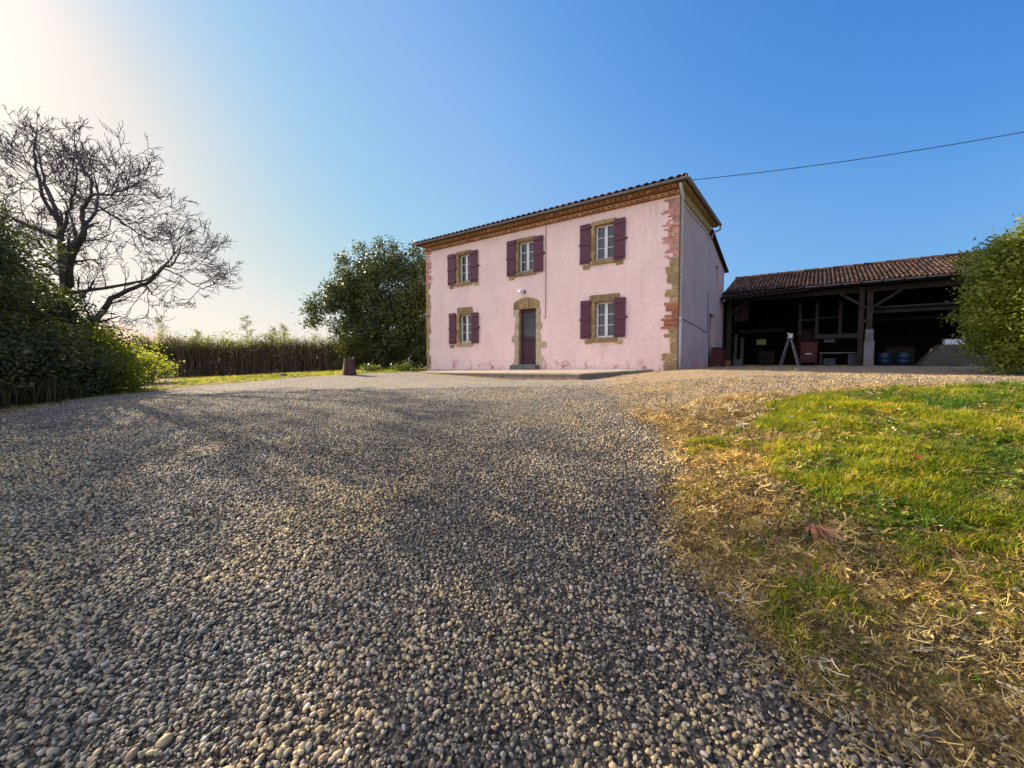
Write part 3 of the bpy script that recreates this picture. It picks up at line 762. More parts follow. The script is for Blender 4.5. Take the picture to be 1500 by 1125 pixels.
# door surround: arched stones, tall jambs
ds = MB(); u0, u1, v0, v1 = OPEN['door']; x0, x1 = -u1, -u0
for i in range(5):
    t0, t1 = i/5, (i+1)/5
    xa = x0-.26+(x1-x0+.42)*t0+.006; xb = x0-.26+(x1-x0+.42)*t1-.006
    arch = lambda t: v1+.18+.26*math.sin(math.pi*(0.1+.8*t))
    ds.prism([(xa, v1+.003), (xb, v1+.003), (xb, arch(t1)), ((xa+xb)/2, arch((t0+t1)/2)+.015), (xa, arch(t0))], -.03-rnd.random()*.01, .05)
ds.build('door_arch', M['stone'], house, bevel=.008)
for sx, seq in ((0, (.3,.22,.20,.20,.34,.22,.2,.18,.26)), (1, (.28,.34,.2,.5,.24,.2,.26,.2,.22))):
    z = -.02; dj = MB()
    for k, w in enumerate(seq):
        h = [.25,.27,.3,.22,.3,.2,.28,.25,.3][k]
        if z+h > v1: h = v1-z
        if h < .04: break
        if sx == 0: blob_block(dj, x0-w, x0-.001, z+.005, z+h-.006, -.02, .05, .012)
        else: blob_block(dj, x1+.001, x1+w, z+.005, z+h-.006, -.02, .05, .012)
        z += h
    dj.build('door_jamb', M['palestone'], house, bevel=.006)
sp_ = MB(); sp_.box(x0-.22, x1+.16, -.34, -.002, -.12, v0-.02, .5); sp_.box(x0+.002, x1-.002, -.05, .29, v0-.1, v0+.005, .5)
sp_.build('door_step', M['greyconcrete'], house, bevel=.01)
# rust brown streak below the lower right window is left to the plaster's own damp marks

# ---- windows
def window(key, cols=2, rows=3):
    u0, u1, v0, v1 = OPEN[key]; x0, x1 = -u1, -u0; v0 += .012
    fr = MB(); y0, y1 = .17, .23
    fr.box(x0, x0+.06, y0, y1, v0, v1, .5); fr.box(x1-.06, x1, y0, y1, v0, v1, .5)
    fr.box(x0+.06, x1-.06, y0, y1, v0, v0+.07, .5); fr.box(x0+.06, x1-.06, y0, y1, v1-.06, v1, .5)
    xm = (x0+x1)/2
    fr.box(xm-.055, xm+.055, y0-.015, y1, v0+.07, v1-.06, .5)
    w = fr.build('window', M['white'], house, bevel=.004)
    for a, b_ in ((x0+.06, xm-.055), (xm+.055, x1-.06)):
        for k in (1, 2):
            zc = v0+.07+(v1-v0-.13)*k/3
            mu = MB(); mu.box(a, b_, y0+.012, y1-.012, zc-.011, zc+.011, .5); mu.build('glazing_bar', M['white'], w)
    for a, b_ in ((x0+.06, xm-.055), (xm+.055, x1-.06)):
        g = MB(); g.box(a, b_, y0+.028, y0+.034, v0+.07, v1-.06, .5); g.build('pane', M['glass'], w)
    nseg = 26
    for a, b_ in ((x0+.03, xm-.01), (xm+.01, x1-.03)):
        c = MB()
        for i in range(nseg):
            xa, xb = a+(b_-a)*i/nseg, a+(b_-a)*(i+1)/nseg
            ya, yb = .275+.012*math.sin(i*1.9), .275+.012*math.sin((i+1)*1.9)
            c.quad((xa, ya, v0+.04), (xb, yb, v0+.04), (xb, yb, v1-.03), (xa, ya, v1-.03), .5)
        c.build('curtain', M['curtain'], w, smooth=True)
for k in ('ul', 'um', 'ur', 'll', 'lr'): window(k)
# ---- shutters: (uL outer, uR inner, v0, v1) left leaf / right leaf
def shutter(ua, ub, v0, v1, tilt=0.0, hinge_left=False):
    """leaf folded back on the wall; ua<ub in u"""
    xa, xb = -ub, -ua
    b_ = MB(); w = xb-xa; nb = 4
    for i in range(nb):
        b_.box(xa+w*i/nb+.002, xa+w*(i+1)/nb-.002, -.075, -.045, v0, v1, .4+.1*rnd.random())
    for zc in (v0+.13, (v0+v1)/2, v1-.13):
        b_.box(xa+.012, xb-.012, -.105, -.0755, zc-.045, zc+.045, .5)
    sh = b_.build('shutter', M['shutter'], house, bevel=.004)
    hx = xb if hinge_left else xa
    for zc in (v0+.13, v1-.13): h = MB(); h.box(hx-.03, hx+.03, -.044, .01, zc-.02, zc+.02, .3); h.build('hinge', M['black'], sh)
    ox = xa-.03 if hinge_left else xb+.03
    h = MB(); h.box(ox-.02, ox+.03, -.06, .0, (v0+v1)/2-.02, (v0+v1)/2+.03, .3)
    h.build('shutter_stop', M['black'], sh)
for (a, b_, v0, v1) in ((9.66,10.14,3.74,5.12),(6.33,6.76,3.74,5.15),(3.03,3.44,3.76,5.16),(9.66,10.08,1.06,2.46),(2.99,3.40,1.07,2.44)):
    shutter(a, b_, v0, v1, hinge_left=True)
for (a, b_, v0, v1) in ((8.34,8.77,3.73,5.09),(5.02,5.45,3.74,5.12),(1.74,2.15,3.74,5.13),(8.31,8.72,1.06,2.40),(1.70,2.12,1.08,2.44)):
    shutter(a, b_, v0, v1)
# ---- front door
u0, u1, v0, v1 = OPEN['door']; x0, x1 = -u1, -u0; v0 += .006
d = MB()
d.box(x0, x0+.10, .15, .21, v0, v1, .5); d.box(x1-.10, x1, .15, .21, v0, v1, .5)
d.box(x0+.10, x1-.10, .15, .21, v1-.12, v1, .5); d.box(x0+.10, x1-.10, .15, .21, v0, v0+.16, .5); d.box(x0+.10, x1-.10, .15, .21, v0+.98, v0+1.12, .5)
d.box(-(u0+u1)/2-.04, -(u0+u1)/2+.04, .155, .205, v0+.16, v0+.98, .5)
M['doorpaint'] = basic('door_paint', (0.055,0.024,0.034), (0.085,0.038,0.05), 5, 0.5, 0.3, 0.004, 30, (8,8,1), rv=.1)
door = d.build('front_door', M['doorpaint'], house, bevel=.006)
pn = MB()
for a, b_ in ((x0+.10, -(u0+u1)/2-.04), (-(u0+u1)/2+.04, x1-.10)): pn.box(a, b_, .175, .19, v0+.16, v0+.98, .6); pn.box(a+.04, b_-.04, .162, .175, v0+.22, v0+.92, .9)
pn.build('panels', M['doorpaint'], door, bevel=.004)
gl = MB(); gl.box(x0+.10, x1-.10, .178, .184, v0+1.12, v1-.12, .5); gl.build('pane', M['glass'], door)
gr = MB()
for i in range(1, 5):
    xx = x0+.10+(x1-x0-.2)*i/5; gr.tube([(xx, .160, v0+1.12), (xx, .160, v1-.12)], .007, 5)
for i in range(1, 7):
    zz = v0+1.12+(v1-v0-1.24)*i/7; gr.tube([(x0+.10, .160, zz), (x1-.10, .160, zz)], .006, 5)
gr.build('grille', M['greyconcrete'], door)
cu = MB(); cu.quad((x0+.05, .23, v0+1.1), (x1-.05, .23, v0+1.1), (x1-.05, .23, v1-.05), (x0+.05, .23, v1-.05), .5); cu.build('curtain', M['curtain'], door)
hd = MB(); hd.tube([(x0+.16, .15, v0+1.04), (x0+.16, .09, v0+1.04), (x0+.27, .085, v0+1.04)], .011, 6); hd.build('handle', M['black'], door)
# ---- wall lamp over the door, conduit, downpipe
wlp = MB(); wlp.box(-5.97, -5.85, -.03, .0, 2.98, 3.10, .5); wlp.tube([(-5.91, -.03, 3.04), (-5.91, -.13, 3.12), (-5.95, -.2, 3.08)], .014, 6)
wlamp = wlp.build('wall_lamp', M['greyconcrete'], house)
ls = MB(); ls.tube([(-5.95, -.2, 3.13), (-5.95, -.2, 3.07), (-5.95, -.2, 3.0)], [.03, .10, .13], 12); ls.tube([(-5.95,-.2,3.0),(-5.95,-.2,2.93)], [.045,.03], 8)
ls.build('lamp_shade', M['white'], wlamp)
cd = MB(); cd.tube([(-4.92, -.018, 5.42), (-4.92, -.018, 1.98), (-4.98, -.018, 1.93)], .018, 6); cd.build('conduit', basic('pink_grey_conduit', (0.33,0.22,0.23), (0.40,0.28,0.29), 4, .7, .1, .002, 30), house)
dp = MB(); dp.tube([(.10, -.36, 5.72), (.10, -.14, 5.52), (.06, .10, 5.42), (.06, .10, 1.62)], .05, 10); dp.tube([(.06,.10,1.66),(.06,.10,1.5)], .058, 10); dp.tube([(.06, .10, 1.5), (.06, .10, -.1)], .05, 10)
for zz in (4.6, 3.0, 0.8): dp.tube([(.06, .10, zz-.015), (.06, .10, zz+.015)], .06, 10)
dp.build('downpipe', M['downpipe'], house, smooth=True)

# ---- cornice (two rows of half-round tile ends) under the front eave
co = MB()
for row, (zc, yo, rr) in enumerate(((5.49, -.13, .088), (5.665, -.27, .088))):
    nt_ = 58
    for i in range(nt_+1):
        xc = -U-.02 + (U+.02)*i/nt_ + (0 if row == 0 else .09)
        if xc > .05: continue
        pts_o = [(xc+rr*math.cos(t), zc+rr*.95*math.sin(t)) for t in np.linspace(math.pi, 0, 8)]
        pts_i = [(xc+(rr-.034)*math.cos(t), zc+(rr-.034)*.95*math.sin(t)) for t in np.linspace(0, math.pi, 8)]
        r_ = rnd.random()
        a = pts_o + pts_i
        for j in range(7):
            o0, o1 = pts_o[j], pts_o[j+1]; i0, i1 = pts_i[7-j], pts_i[6-j]
            co.quad((i0[0], yo, i0[1]), (i1[0], yo, i1[1]), (o1[0], yo, o1[1]), (o0[0], yo, o0[1]), r_)
            co.quad((i0[0], yo, i0[1]), (i0[0], .0, i0[1]), (i1[0], .0, i1[1]), (i1[0], yo, i1[1]), r_)
            co.quad((o1[0], yo, o1[1]), (o1[0], .0, o1[1]), (o0[0], .0, o0[1]), (o0[0], yo, o0[1]), r_)
    co.box(-U-.1, .04, yo-.01, .0, zc+rr*.95, zc+rr*.95+.03, .6)
    co.box(-U-.05, .02, yo+.10, .0, zc-.01, zc+rr*.95, .0)
co.build('cornice', M['cornice'], house)
# soffit on the side
so = MB(); so.box(.0, .23, -.30, D1+.35, 5.72, 5.76, .5); so.box(.0, .05, .0, D1, 5.45, 5.72, .8)
so.build('side_soffit', M['stone'], house)
# ---- roof
def tiles(mb, org, ux, up, nrm, length, slope_len, w=.21, tl=.34, lim=None, rad=.085):
    """barrel tiles: org = eave start, ux along eave, up = up the slope"""
    org = Vector(org); ux = Vector(ux).normalized(); up = Vector(up).normalized(); nrm = Vector(nrm).normalized()
    nc = int(length/w); nr = int(slope_len/tl)+1
    for c in range(nc+1):
        s_ = c*w; lo, hi = (0, slope_len) if lim is None else lim(s_)
        for r_ in range(nr):
            t0 = r_*tl
            if t0 < lo-.02 or t0 > hi: continue
            t1 = min(t0+tl*1.12, hi+.05); rr = rnd.random(); jx = rnd.uniform(-.008, .008); jl = rnd.uniform(-.012, .012)
            prev = None
            ring0 = []; ring1 = []
            for k in range(6):
                t = math.pi*k/5
                ring0.append(org + ux*(s_+jx+rad*1.05*math.cos(t)) + up*(t0+jl) + nrm*(rad*.9*math.sin(t)+.022))
                ring1.append(org + ux*(s_+jx+rad*.85*math.cos(t)) + up*t1 + nrm*(rad*.75*math.sin(t)+.0))
            for k in range(5): mb.quad(ring0[k+1], ring0[k], ring1[k], ring1[k+1], rr)
            # front lip thickness
            for k in range(5):
                c0 = org + ux*(s_+jx) + up*(t0+jl); a = ring0[k]; b2 = ring0[k+1]
                mb.quad(a, b2, b2+(c0-b2)*.18, a+(c0-a)*.18, rr*.6)
OV = .38; ZR = EZ+.0
tanp = math.tan(R(17)); half = D1/2+OV; ZRG = ZR+half*tanp
OVS = .24; e0, e1 = -U-.3, OVS
deck = MB()
A, B_, C_, Dd = (e0, -OV, ZR), (e1, -OV, ZR), (e1, D1+OV, ZR), (e0, D1+OV, ZR)
R0, R1 = (e0+half, D1/2, ZRG), (e1-half, D1/2, ZRG)
def flat(p, dz): return (p[0], p[1], p[2]+dz)
for dz in (0, -.045):
    deck.poly([flat(A, dz), flat(B_, dz), flat(R1, dz), flat(R0, dz)], .4); deck.poly([flat(B_, dz), flat(C_, dz), flat(R1, dz)], .4)
    deck.poly([flat(C_, dz), flat(Dd, dz), flat(R0, dz), flat(R1, dz)], .4); deck.poly([flat(Dd, dz), flat(A, dz), flat(R0, dz)], .4)
for p, q2 in ((A, B_), (B_, C_), (C_, Dd), (Dd, A)): deck.quad(flat(p, -.045), flat(q2, -.045), q2, p, .4)
# rear block lean-to deck
deck.box(-U, .12, D1-.2, D1-.19, 5.3, 5.4, .4)
for dz in (0, -.06): deck.quad((-U, D1-.1, 5.56+dz), (.15, D1-.1, 5.56+dz), (.15, D2+.3, 4.56+dz), (-U, D2+.3, 4.56+dz), .4)
deck.quad((.15, D1-.1, 5.50), (.15, D2+.3, 4.50), (.15, D2+.3, 4.56), (.15, D1-.1, 5.56), .4)
roof = deck.build('roof', M['wood'], house)
tl_ = MB(); sl = half/math.cos(R(17)); cs, sn = math.cos(R(17)), math.sin(R(17))
Lx = e1-e0
tiles(tl_, (e0, -OV-.06, ZR+.0), (1,0,0), (0,cs,sn), (0,-sn,cs), Lx, sl, w=.25, rad=.115, lim=lambda s_: (0, min(s_, Lx-s_, half)/cs))
tiles(tl_, (e1+.06, -OV, ZR+.0), (0,1,0), (-cs,0,sn), (sn,0,cs), D1+2*OV, sl, w=.25, rad=.105, lim=lambda s_: (0, min(s_, D1+2*OV-s_)/cs))
tiles(tl_, (e0, D1+OV+.06, ZR), (1,0,0), (0,-cs,sn), (0,sn,cs), Lx, sl, lim=lambda s_: (0, min(s_, Lx-s_, half)/cs))
tiles(tl_, (e0-.06, -OV, ZR), (0,1,0), (cs,0,sn), (-sn,0,cs), D1+2*OV, sl, lim=lambda s_: (0, min(s_, D1+2*OV-s_)/cs))
for p0, p1 in (((e0, -OV, ZR), R0), ((e1, -OV, ZR), R1), ((e1, D1+OV, ZR), R1), (R0, R1), ((e0, D1+OV, ZR), R0)):
    p0 = Vector(p0); p1 = Vector(p1); n_ = max(2, int((p1-p0).length/.38))
    for i in range(n_):
        a = p0.lerp(p1, i/n_); b2 = p0.lerp(p1, (i+1.1)/n_); tl_.tube([a+Vector((0,0,.05)), b2+Vector((0,0,.035))], [.105, .085], 8, cap=False)
th = math.atan2(1.0, D2+.3-D1+.1)
tiles(tl_, (-U, D2+.33, 4.56), (1,0,0), (0,-math.cos(th),math.sin(th)), (0,math.sin(th),math.cos(th)), U+.12, 3.7)
tl_.build('roof_tiles', M['tile'], roof)
def gutter(mb, a, b, rad=.062, n=7):
    a = Vector(a); b = Vector(b); d = (b-a).normalized(); sd = d.cross(Vector((0,0,1))).normalized()
    for k in range(n):
        t0 = math.pi*k/n; t1 = math.pi*(k+1)/n
        o0 = sd*math.cos(t0)*rad - Vector((0,0,1))*math.sin(t0)*rad; o1 = sd*math.cos(t1)*rad - Vector((0,0,1))*math.sin(t1)*rad
        mb.quad(a+o0, b+o0, b+o1, a+o1, .5); mb.quad(a+o1*.94, b+o1*.94, b+o0*.94, a+o0*.94, .5)
    for p in (a, b): mb.poly([p + sd*math.cos(math.pi*k/n)*rad*.99 - Vector((0,0,1))*math.sin(math.pi*k/n)*rad*.99 for k in range(n+1)], .5)
gt = MB(); gutter(gt, (e0-.05, -OV-.09, ZR-.0), (e1+.1, -OV-.09, ZR-.0)); gt.build('front_gutter', M['gutter'], house)
gt = MB(); gutter(gt, (e1+.09, -OV-.05, ZR-.0), (e1+.09, D1+OV, ZR-.0)); gt.tube([(e1+.09, D1+OV-.05, ZR-.05), (e1+.09, D1+OV-.05, ZR-.2), (.12, D1+.1, ZR-.35), (.06, D1+.05, 5.2)], .035, 8)
gt.build('side_gutter', M['gutter'], house)

# ---- terrace slab
tr = MB()
pts = [(-.75, -.02, 1.375), (-2.3, -2.28, 1.25), (-10.6, -1.5, 1.18), (-11.3, -.02, 1.27)]
top = []
for (x_, y_, zw) in pts: top.append((x_, y_, zw))
def slab_mesh(top, th):
    bot = [(p[0], p[1], p[2]-th) for p in top]
    mb = MB(); mb.poly([top[3], top[2], top[1], top[0]], .5); mb.poly(bot, .5)
    for i in range(4):
        j = (i+1) % 4; mb.quad(top[i], top[j], bot[j], bot[i], .5)
    return mb
ctr = (sum(p[0] for p in top)/4, sum(p[1] for p in top)/4)
def inset(p, d):
    v = Vector((ctr[0]-p[0], ctr[1]-p[1])); v = v.normalized()*d*1.6 if v.length > 0 else v
    return (p[0]+v.x, p[1]+v.y, p[2]-.048)
sl_ = slab_mesh(top, .05).build('terrace', M['concrete'], None, bevel=.012)
bs_ = slab_mesh([inset(p, .05) if p[1] < -.1 else (p[0]*.997, p[1], p[2]-.048) for p in top], .32).build('base', M['rock'], sl_)  # recessed base coloured darker to paint the shadow under the slab edge
sl_.location = (HC.x, HC.y, 0); sl_.rotation_euler = (0, 0, YAW)
tag(sl_, 'low weathered concrete terrace slab along the foot of the pink facade', 'terrace')

# ------------------------------------------------------------------ the barn
bo = Vector(local_to_world(0.05, D2-.03) + (1.397,)); bo = Vector((bo[0], bo[1], 1.397+.03))
barn = empty('barn', bo, YAW, 'open fronted barn with brown tiled roof and dark timber posts beside the farmhouse', 'barn')
BL = 11.2; BD = 6.4; BE = 3.50; BR = 4.60; ry = 3.1
fl = MB(); fl.box(0, BL, -.25, BD, -.4, .045, .5); fl.build('floor_slab', M['greyconcrete'], barn, bevel=.01)
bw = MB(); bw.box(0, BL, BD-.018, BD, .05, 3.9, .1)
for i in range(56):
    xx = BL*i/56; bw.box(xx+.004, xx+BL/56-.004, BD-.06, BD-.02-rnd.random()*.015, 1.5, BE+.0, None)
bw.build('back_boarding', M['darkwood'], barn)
bk = MB()
zz = .05
while zz < 1.5:
    xx = -rnd.random()*.2
    while xx < BL:
        bk.box(max(xx, 0)+.004, min(xx+.23, BL)-.004, BD-.12, BD-.02, zz+.004, zz+.068, None); xx += .235
    zz += .072
bk.box(0, BL, BD-.09, BD-.03, .05, 1.5, .1)
bk.build('back_brickwork', basic('shaded_brick', (0.010,0.005,0.004), (0.028,0.013,0.009), 5, .95, .7, .01, 30, rv=.4), barn)  # brick colour taken near black to paint in the barn's interior shade
ew = MB()
for i in range(30):
    yy = BD*i/30; top_z = BE + (BR-BE)*(1-abs(yy-ry)/max(ry, BD-ry)) - .12
    for xs_ in (BL-.03,): ew.box(xs_, xs_+.03, yy+.003, yy+BD/30-.003, .05, top_z, None)
ew.build('end_wall', M['darkwood'], barn)
# gable infill toward the house
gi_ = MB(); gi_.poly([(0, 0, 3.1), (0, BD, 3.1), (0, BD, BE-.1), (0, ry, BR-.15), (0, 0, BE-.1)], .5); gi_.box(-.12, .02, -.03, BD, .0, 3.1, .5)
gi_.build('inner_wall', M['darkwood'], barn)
# roof
rd = MB(); oe = -.30
zf = BE - (ry - 0)*0 ; m_ = (BR-BE)/ry
zfe = BE + oe*m_
for dz in (0, -.05):
    rd.quad((-.05, oe, zfe+dz), (BL+.2, oe, zfe+dz), (BL+.2, ry, BR+dz), (-.05, ry, BR+dz), .4)
    rd.quad((-.05, ry, BR+dz), (BL+.2, ry, BR+dz), (BL+.2, BD+.3, BR-(BD+.3-ry)*m_+dz), (-.05, BD+.3, BR-(BD+.3-ry)*m_+dz), .4)
rd.box(-.05, BL+.2, oe-.02, oe, zfe-.15, zfe-.002, .3)
broof = rd.build('roof', M['darkwood'], barn)
bt = MB(); a_ = math.atan(m_)
tiles(bt, (0.05, oe-.07, zfe-.02), (1,0,0), (0,math.cos(a_),math.sin(a_)), (0,-math.sin(a_),math.cos(a_)), BL+.1, (ry-oe)/math.cos(a_)+.02, w=.15, tl=.25, rad=.062)
tiles(bt, (0.05, BD+.36, BR-(BD+.3-ry)*m_-.02), (1,0,0), (0,-math.cos(a_),math.sin(a_)), (0,math.sin(a_),math.cos(a_)), BL+.1, (BD-ry+.3)/math.cos(a_), w=.15, tl=.25, rad=.062)
n_ = 30
for i in range(n_): bt.tube([(BL*i/n_, ry, BR+.05), (BL*(i+1.1)/n_, ry, BR+.035)], [.10, .085], 8, cap=False)
bt.build('roof_tiles', M['oldtile'], broof)
gt = MB(); gutter(gt, (2.9, oe-.14, zfe-.03), (BL+.2, oe-.14, zfe-.03), .06); gt.build('gutter', M['gutter'], barn)
# lower dark canopy strip over the left bays
cn = MB()
for dz in (0, -.04): cn.quad((0, oe-.75, zfe-.34+dz), (3.3, oe-.25, zfe-.14+dz), (3.3, oe+.1, zfe-.02+dz), (0, oe+.1, zfe-.02+dz), .4)
cn.quad((0, oe-.75, zfe-.42), (3.3, oe-.25, zfe-.2), (3.3, oe-.25, zfe-.14), (0, oe-.75, zfe-.34), .3)
cano = cn.build('canopy', M['darkwood'], barn)
ct = MB(); v1_ = Vector((0, .85, .28)).normalized()
tiles(ct, (.1, oe-.74, zfe-.34), (3.3,.5,.2), v1_, (0,-v1_.z,v1_.y), 3.1, .8, w=.21, tl=.30, lim=lambda s_: (0, .8-.38*s_/3.2))
ct.build('canopy_tiles', basic('dark_tile', (0.022,0.014,0.011), (0.06,0.035,0.025), 6, .9, .6, .01, 30, rv=.4), cano)  # very dark brown tile colour
# posts
for (px_, h, w, mt) in ((.12, 3.2, .18, 'wood'), (4.92, 3.2, .17, 'wood'), (9.6, 3.2, .2, 'wood')):
    p_ = MB(); p_.box(px_, px_+w, -.02, w-.02, .045, h+.05, None, .008); p_.build('post', M[mt], barn, bevel=.01)
p_ = MB(); p_.box(5.12, 5.44, -.1, .22, .045, 1.05, .8); p_.box(5.15, 5.41, -.07, .19, 1.05, 1.5, .3); p_.build('pier', basic('pale_pier', (0.11,0.11,0.115), (0.20,0.20,0.21), 5, .9, .5, .01, 20, rv=.15), barn, bevel=.015)
p_ = MB(); p_.box(5.17, 5.36, -.03, .16, 1.5, 3.0, None, .006); p_.build('post', M['wood'], barn)
for px_ in (2.85, 3.5, 4.35):
    p_ = MB(); p_.box(px_, px_+.13, 1.9, 2.03, 1.45, 3.0, None, .006); p_.build('loft_post', M['greywood'], barn, bevel=.006)
for (xa, xb, y_, z_, h, mt) in ((0.1, BL-.05, .05, 3.02, .24, 'wood'), (3.5, 5.15, 1.9, 1.28, .2, 'greywood'), (2.98, 3.5, 1.95, 2.15, .07, 'greywood'), (3.63, 4.35, 1.95, 2.2, .06, 'greywood'),
        (.1, 2.3, 3.2, 1.75, .18, 'wood'), (5.3, BL-.1, 1.2, 2.25, .16, 'greywood'), (5.3, BL-.1, 2.4, 2.0, .14, 'wood'), (5.6, 9.2, .9, 2.42, .07, 'greywood'), (0.1, BL-.1, ry, 4.2, .2, 'wood')):
    b2 = MB(); b2.box(xa, xb, y_+.02, y_+.16, z_, z_+h, None, .008); b2.build('beam', M[mt], barn)
for xx in np.arange(.6, BL, .62):
    b2 = MB(); b2.beam((xx, -.5, zfe-.08), (xx, ry, BR-.13), .07, .1); b2.build('rafter', M['darkwood'], barn)
for (a, b2_) in (((5.26, .05, 2.3), (4.3, .05, 3.02)), ((5.26, .05, 2.3), (6.2, .05, 3.02)), ((.2, .05, 2.4), (.95, .05, 3.02)), ((9.7, .05, 1.9), (8.95, .05, 3.0)), ((7.9,.1,1.5),(8.9,.1,3.05))):
    b2 = MB(); b2.beam(a, b2_, .1, .1); b2.build('brace', M['wood'], barn)
# hanging hay-loft hatch, partition panel
b2 = MB()
for i in range(4): b2.box(.35+i*.15, .49+i*.15, .55, .58, 2.15, 3.0, None)
b2.build('hatch', M['wood'], barn)
b2 = MB()
for i in range(9): b2.box(2.85+i*.09, 2.935+i*.09, 2.1, 2.13, .05, 1.75, None)
b2.build('partition', basic('red_brown_board', (0.018,0.006,0.005), (0.036,0.011,0.010), 5, .8, .4, .01, 20, rv=.3), barn)

def b2w(x, y, z=.05):  # barn local to world
    X, Y = local_to_world(x, y, bo); return (X, Y, bo.z+z)
# ---- things in and beside the barn
sl2 = empty('step_ladder', b2w(2.62, .6), YAW+R(80), 'white paint splashed aluminium stepladder standing open in the barn', 'ladder')
for sx in (-1, 1):
    m2 = MB(); m2.beam((sx*.20, -.35, 0), (sx*.13, -.03, 1.24), .025, .04); m2.build('rail', M['alu'], sl2)
    m2 = MB(); m2.beam((sx*.20, .35, 0), (sx*.13, .05, 1.22), .022, .035); m2.build('rear_leg', M['alu'], sl2)
for k in range(5):
    t = (k+.8)/5.6; hw = .20-.07*t; m2 = MB(); m2.box(-hw, hw, -.35+.32*t-.04, -.35+.32*t+.04, 1.24*t-.015, 1.24*t+.015); m2.build('tread', M['alu'], sl2)
m2 = MB(); m2.box(-.17, .17, -.09, .10, 1.24, 1.27); m2.build('platform', M['white'], sl2)
pt = MB(); pt.tube([(0,0,0),(0,0,.16)], [.085,.1], 14); pt.box(-.14, -.11, -.02, .02, .12, .2, .5)
pk = pt.build('paint_pot', M['white'], None); wx = b2w(2.62, .6, 1.325); pk.location = wx
tag(pk, 'white paint pot standing on top of the stepladder', 'pot')
cab = empty('red_cabinet', b2w(3.3, 1.5), YAW, 'dull red metal cabinet in front of the dark partition', 'cabinet')
m2 = MB(); m2.box(-.32, .32, -.25, .25, .12, 1.05, .5); m2.build('body', M['red'], cab, bevel=.015)
m2 = MB(); m2.box(-.28, .28, -.27, -.252, .6, 1.0, .7); m2.box(-.28, .28, -.27, -.252, .16, .56, .4); m2.build('drawer_front', M['red'], cab, bevel=.005)
m2 = MB(); m2.box(-.12, .12, -.30, -.272, .5, .56, .7); m2.build('handle', M['alu'], cab)
for sx in (-.28, .28):
    for sy in (-.2, .2):
        m2 = MB(); m2.box(sx-.03, sx+.03, sy-.03, sy+.03, 0, .12); m2.build('leg', M['black'], cab)
tb = empty('work_table', b2w(4.3, .8), YAW, 'pale topped work table beside the barn pier', 'table')
m2 = MB(); m2.box(-.62, .62, -.3, .3, .52, .56, .5); m2.build('tabletop', basic('pale_top', (.12,.12,.12), (.18,.18,.18), 4, .6, .1, .002, 30), tb, bevel=.006)
for sx in (-.55, .55):
    for sy in (-.25, .25):
        m2 = MB(); m2.box(sx-.025, sx+.025, sy-.025, sy+.025, 0, .52); m2.build('leg', M['greywood'], tb)
for i, (x_, y_, w, h, lb) in enumerate(((4.05, .85, .42, .36, 'stacked blue grey blocks under the left half of the work table'), (4.86, .55, .4, .44, 'stacked blue grey blocks between the work table and the pier'))):
    m2 = MB(); z_ = 0
    while z_ < h-.05:
        for k in range(2): m2.box(-w/2+k*w/2+.004, -w/2+(k+1)*w/2-.004, -.2, .2, z_+.003, z_+.157, None, .006)
        z_ += .16
    o = m2.build('block_stack', M['block'], None, bevel=.006); o.location = b2w(x_, y_); o.rotation_euler = (0,0,YAW)
    tag(o, lb, 'block stack', 'block stacks in the barn')
def barrel(x_, y_, h, r_, lb):
    e = empty('barrel', b2w(x_, y_), YAW, lb, 'barrel', 'blue barrels in the barn')
    m2 = MB(); zs_ = [0, .03, .3*h, .32*h, .34*h, .64*h, .66*h, .68*h, .96*h, h]; rs = [r_*.92, r_, r_, r_*1.05, r_, r_, r_*1.05, r_, r_, r_*.9]
    m2.tube([(0,0,z_) for z_ in zs_], rs, 20); m2.build('drum', M['blue'], e, smooth=True)
    m2 = MB(); m2.tube([(0,0,h),(0,0,h+.025)], [r_*.93, r_*.9], 20); m2.build('lid', M['blue'], e)
barrel(5.82, .75, .50, .24, 'blue plastic barrel nearest the pale pier')
barrel(6.42, .85, .50, .24, 'blue plastic barrel nearest the draped tarpaulin')
# covered trailer: draped tarp over a frame
tx = None
nu, nv = 40, 26; V = []; F = []
for j in range(nv):
    for i in range(nu):
        u_ = i/(nu-1); v_ = j/(nv-1)
        X_ = -.95+2.4*u_; Yv = -.62+1.24*v_
        prof = min(1, max(0, (u_-.0)/.22))**.8*min(1, (1-u_)/.03+0.0)
        prof2 = min(1, min(v_, 1-v_)/.10)
        zt = .78*prof*(prof2**.5) + .02*math.sin(u_*22+v_*3)+.02*math.sin(v_*30)
        V.append((X_+.02*math.sin(v_*17), Yv*(1+.04*math.sin(u_*25)), max(zt, 0.0)))
for j in range(nv-1):
    for i in range(nu-1):
        a = j*nu+i; F.append((a, a+1, a+nu+1, a+nu))
o = np_mesh('tarpaulin', V, F, M['tarp'], None, np.full(len(F), .5), smooth=True); o.location = b2w(7.75, .55); o.rotation_euler = (0,0,YAW)
tag(o, 'grey green tarpaulin draped over a boxy load in the barn behind the bush', 'tarpaulin')
cx = MB(); cx.box(-.26, .26, -.2, .2, 0, .03, .5); cx.box(-.26, .26, -.2, -.18, .03, .19, .5); cx.box(-.26, .26, .18, .2, .03, .19, .5); cx.box(-.26, -.24, -.18, .18, .03, .19, .5); cx.box(.24, .26, -.18, .18, .03, .19, .5); cx.box(-.28, .28, -.22, .22, .192, .215, .7)
o = cx.build('plastic_crate', basic('pale_blue_plastic', (.5,.62,.72), (.6,.7,.8), 5, .5, .1, .002, 30, rv=.05), None, bevel=.01); o.location = b2w(7.72, .35, .83); o.rotation_euler = (0,0,YAW)
tag(o, 'pale blue plastic crate lying on top of the draped tarpaulin', 'crate')
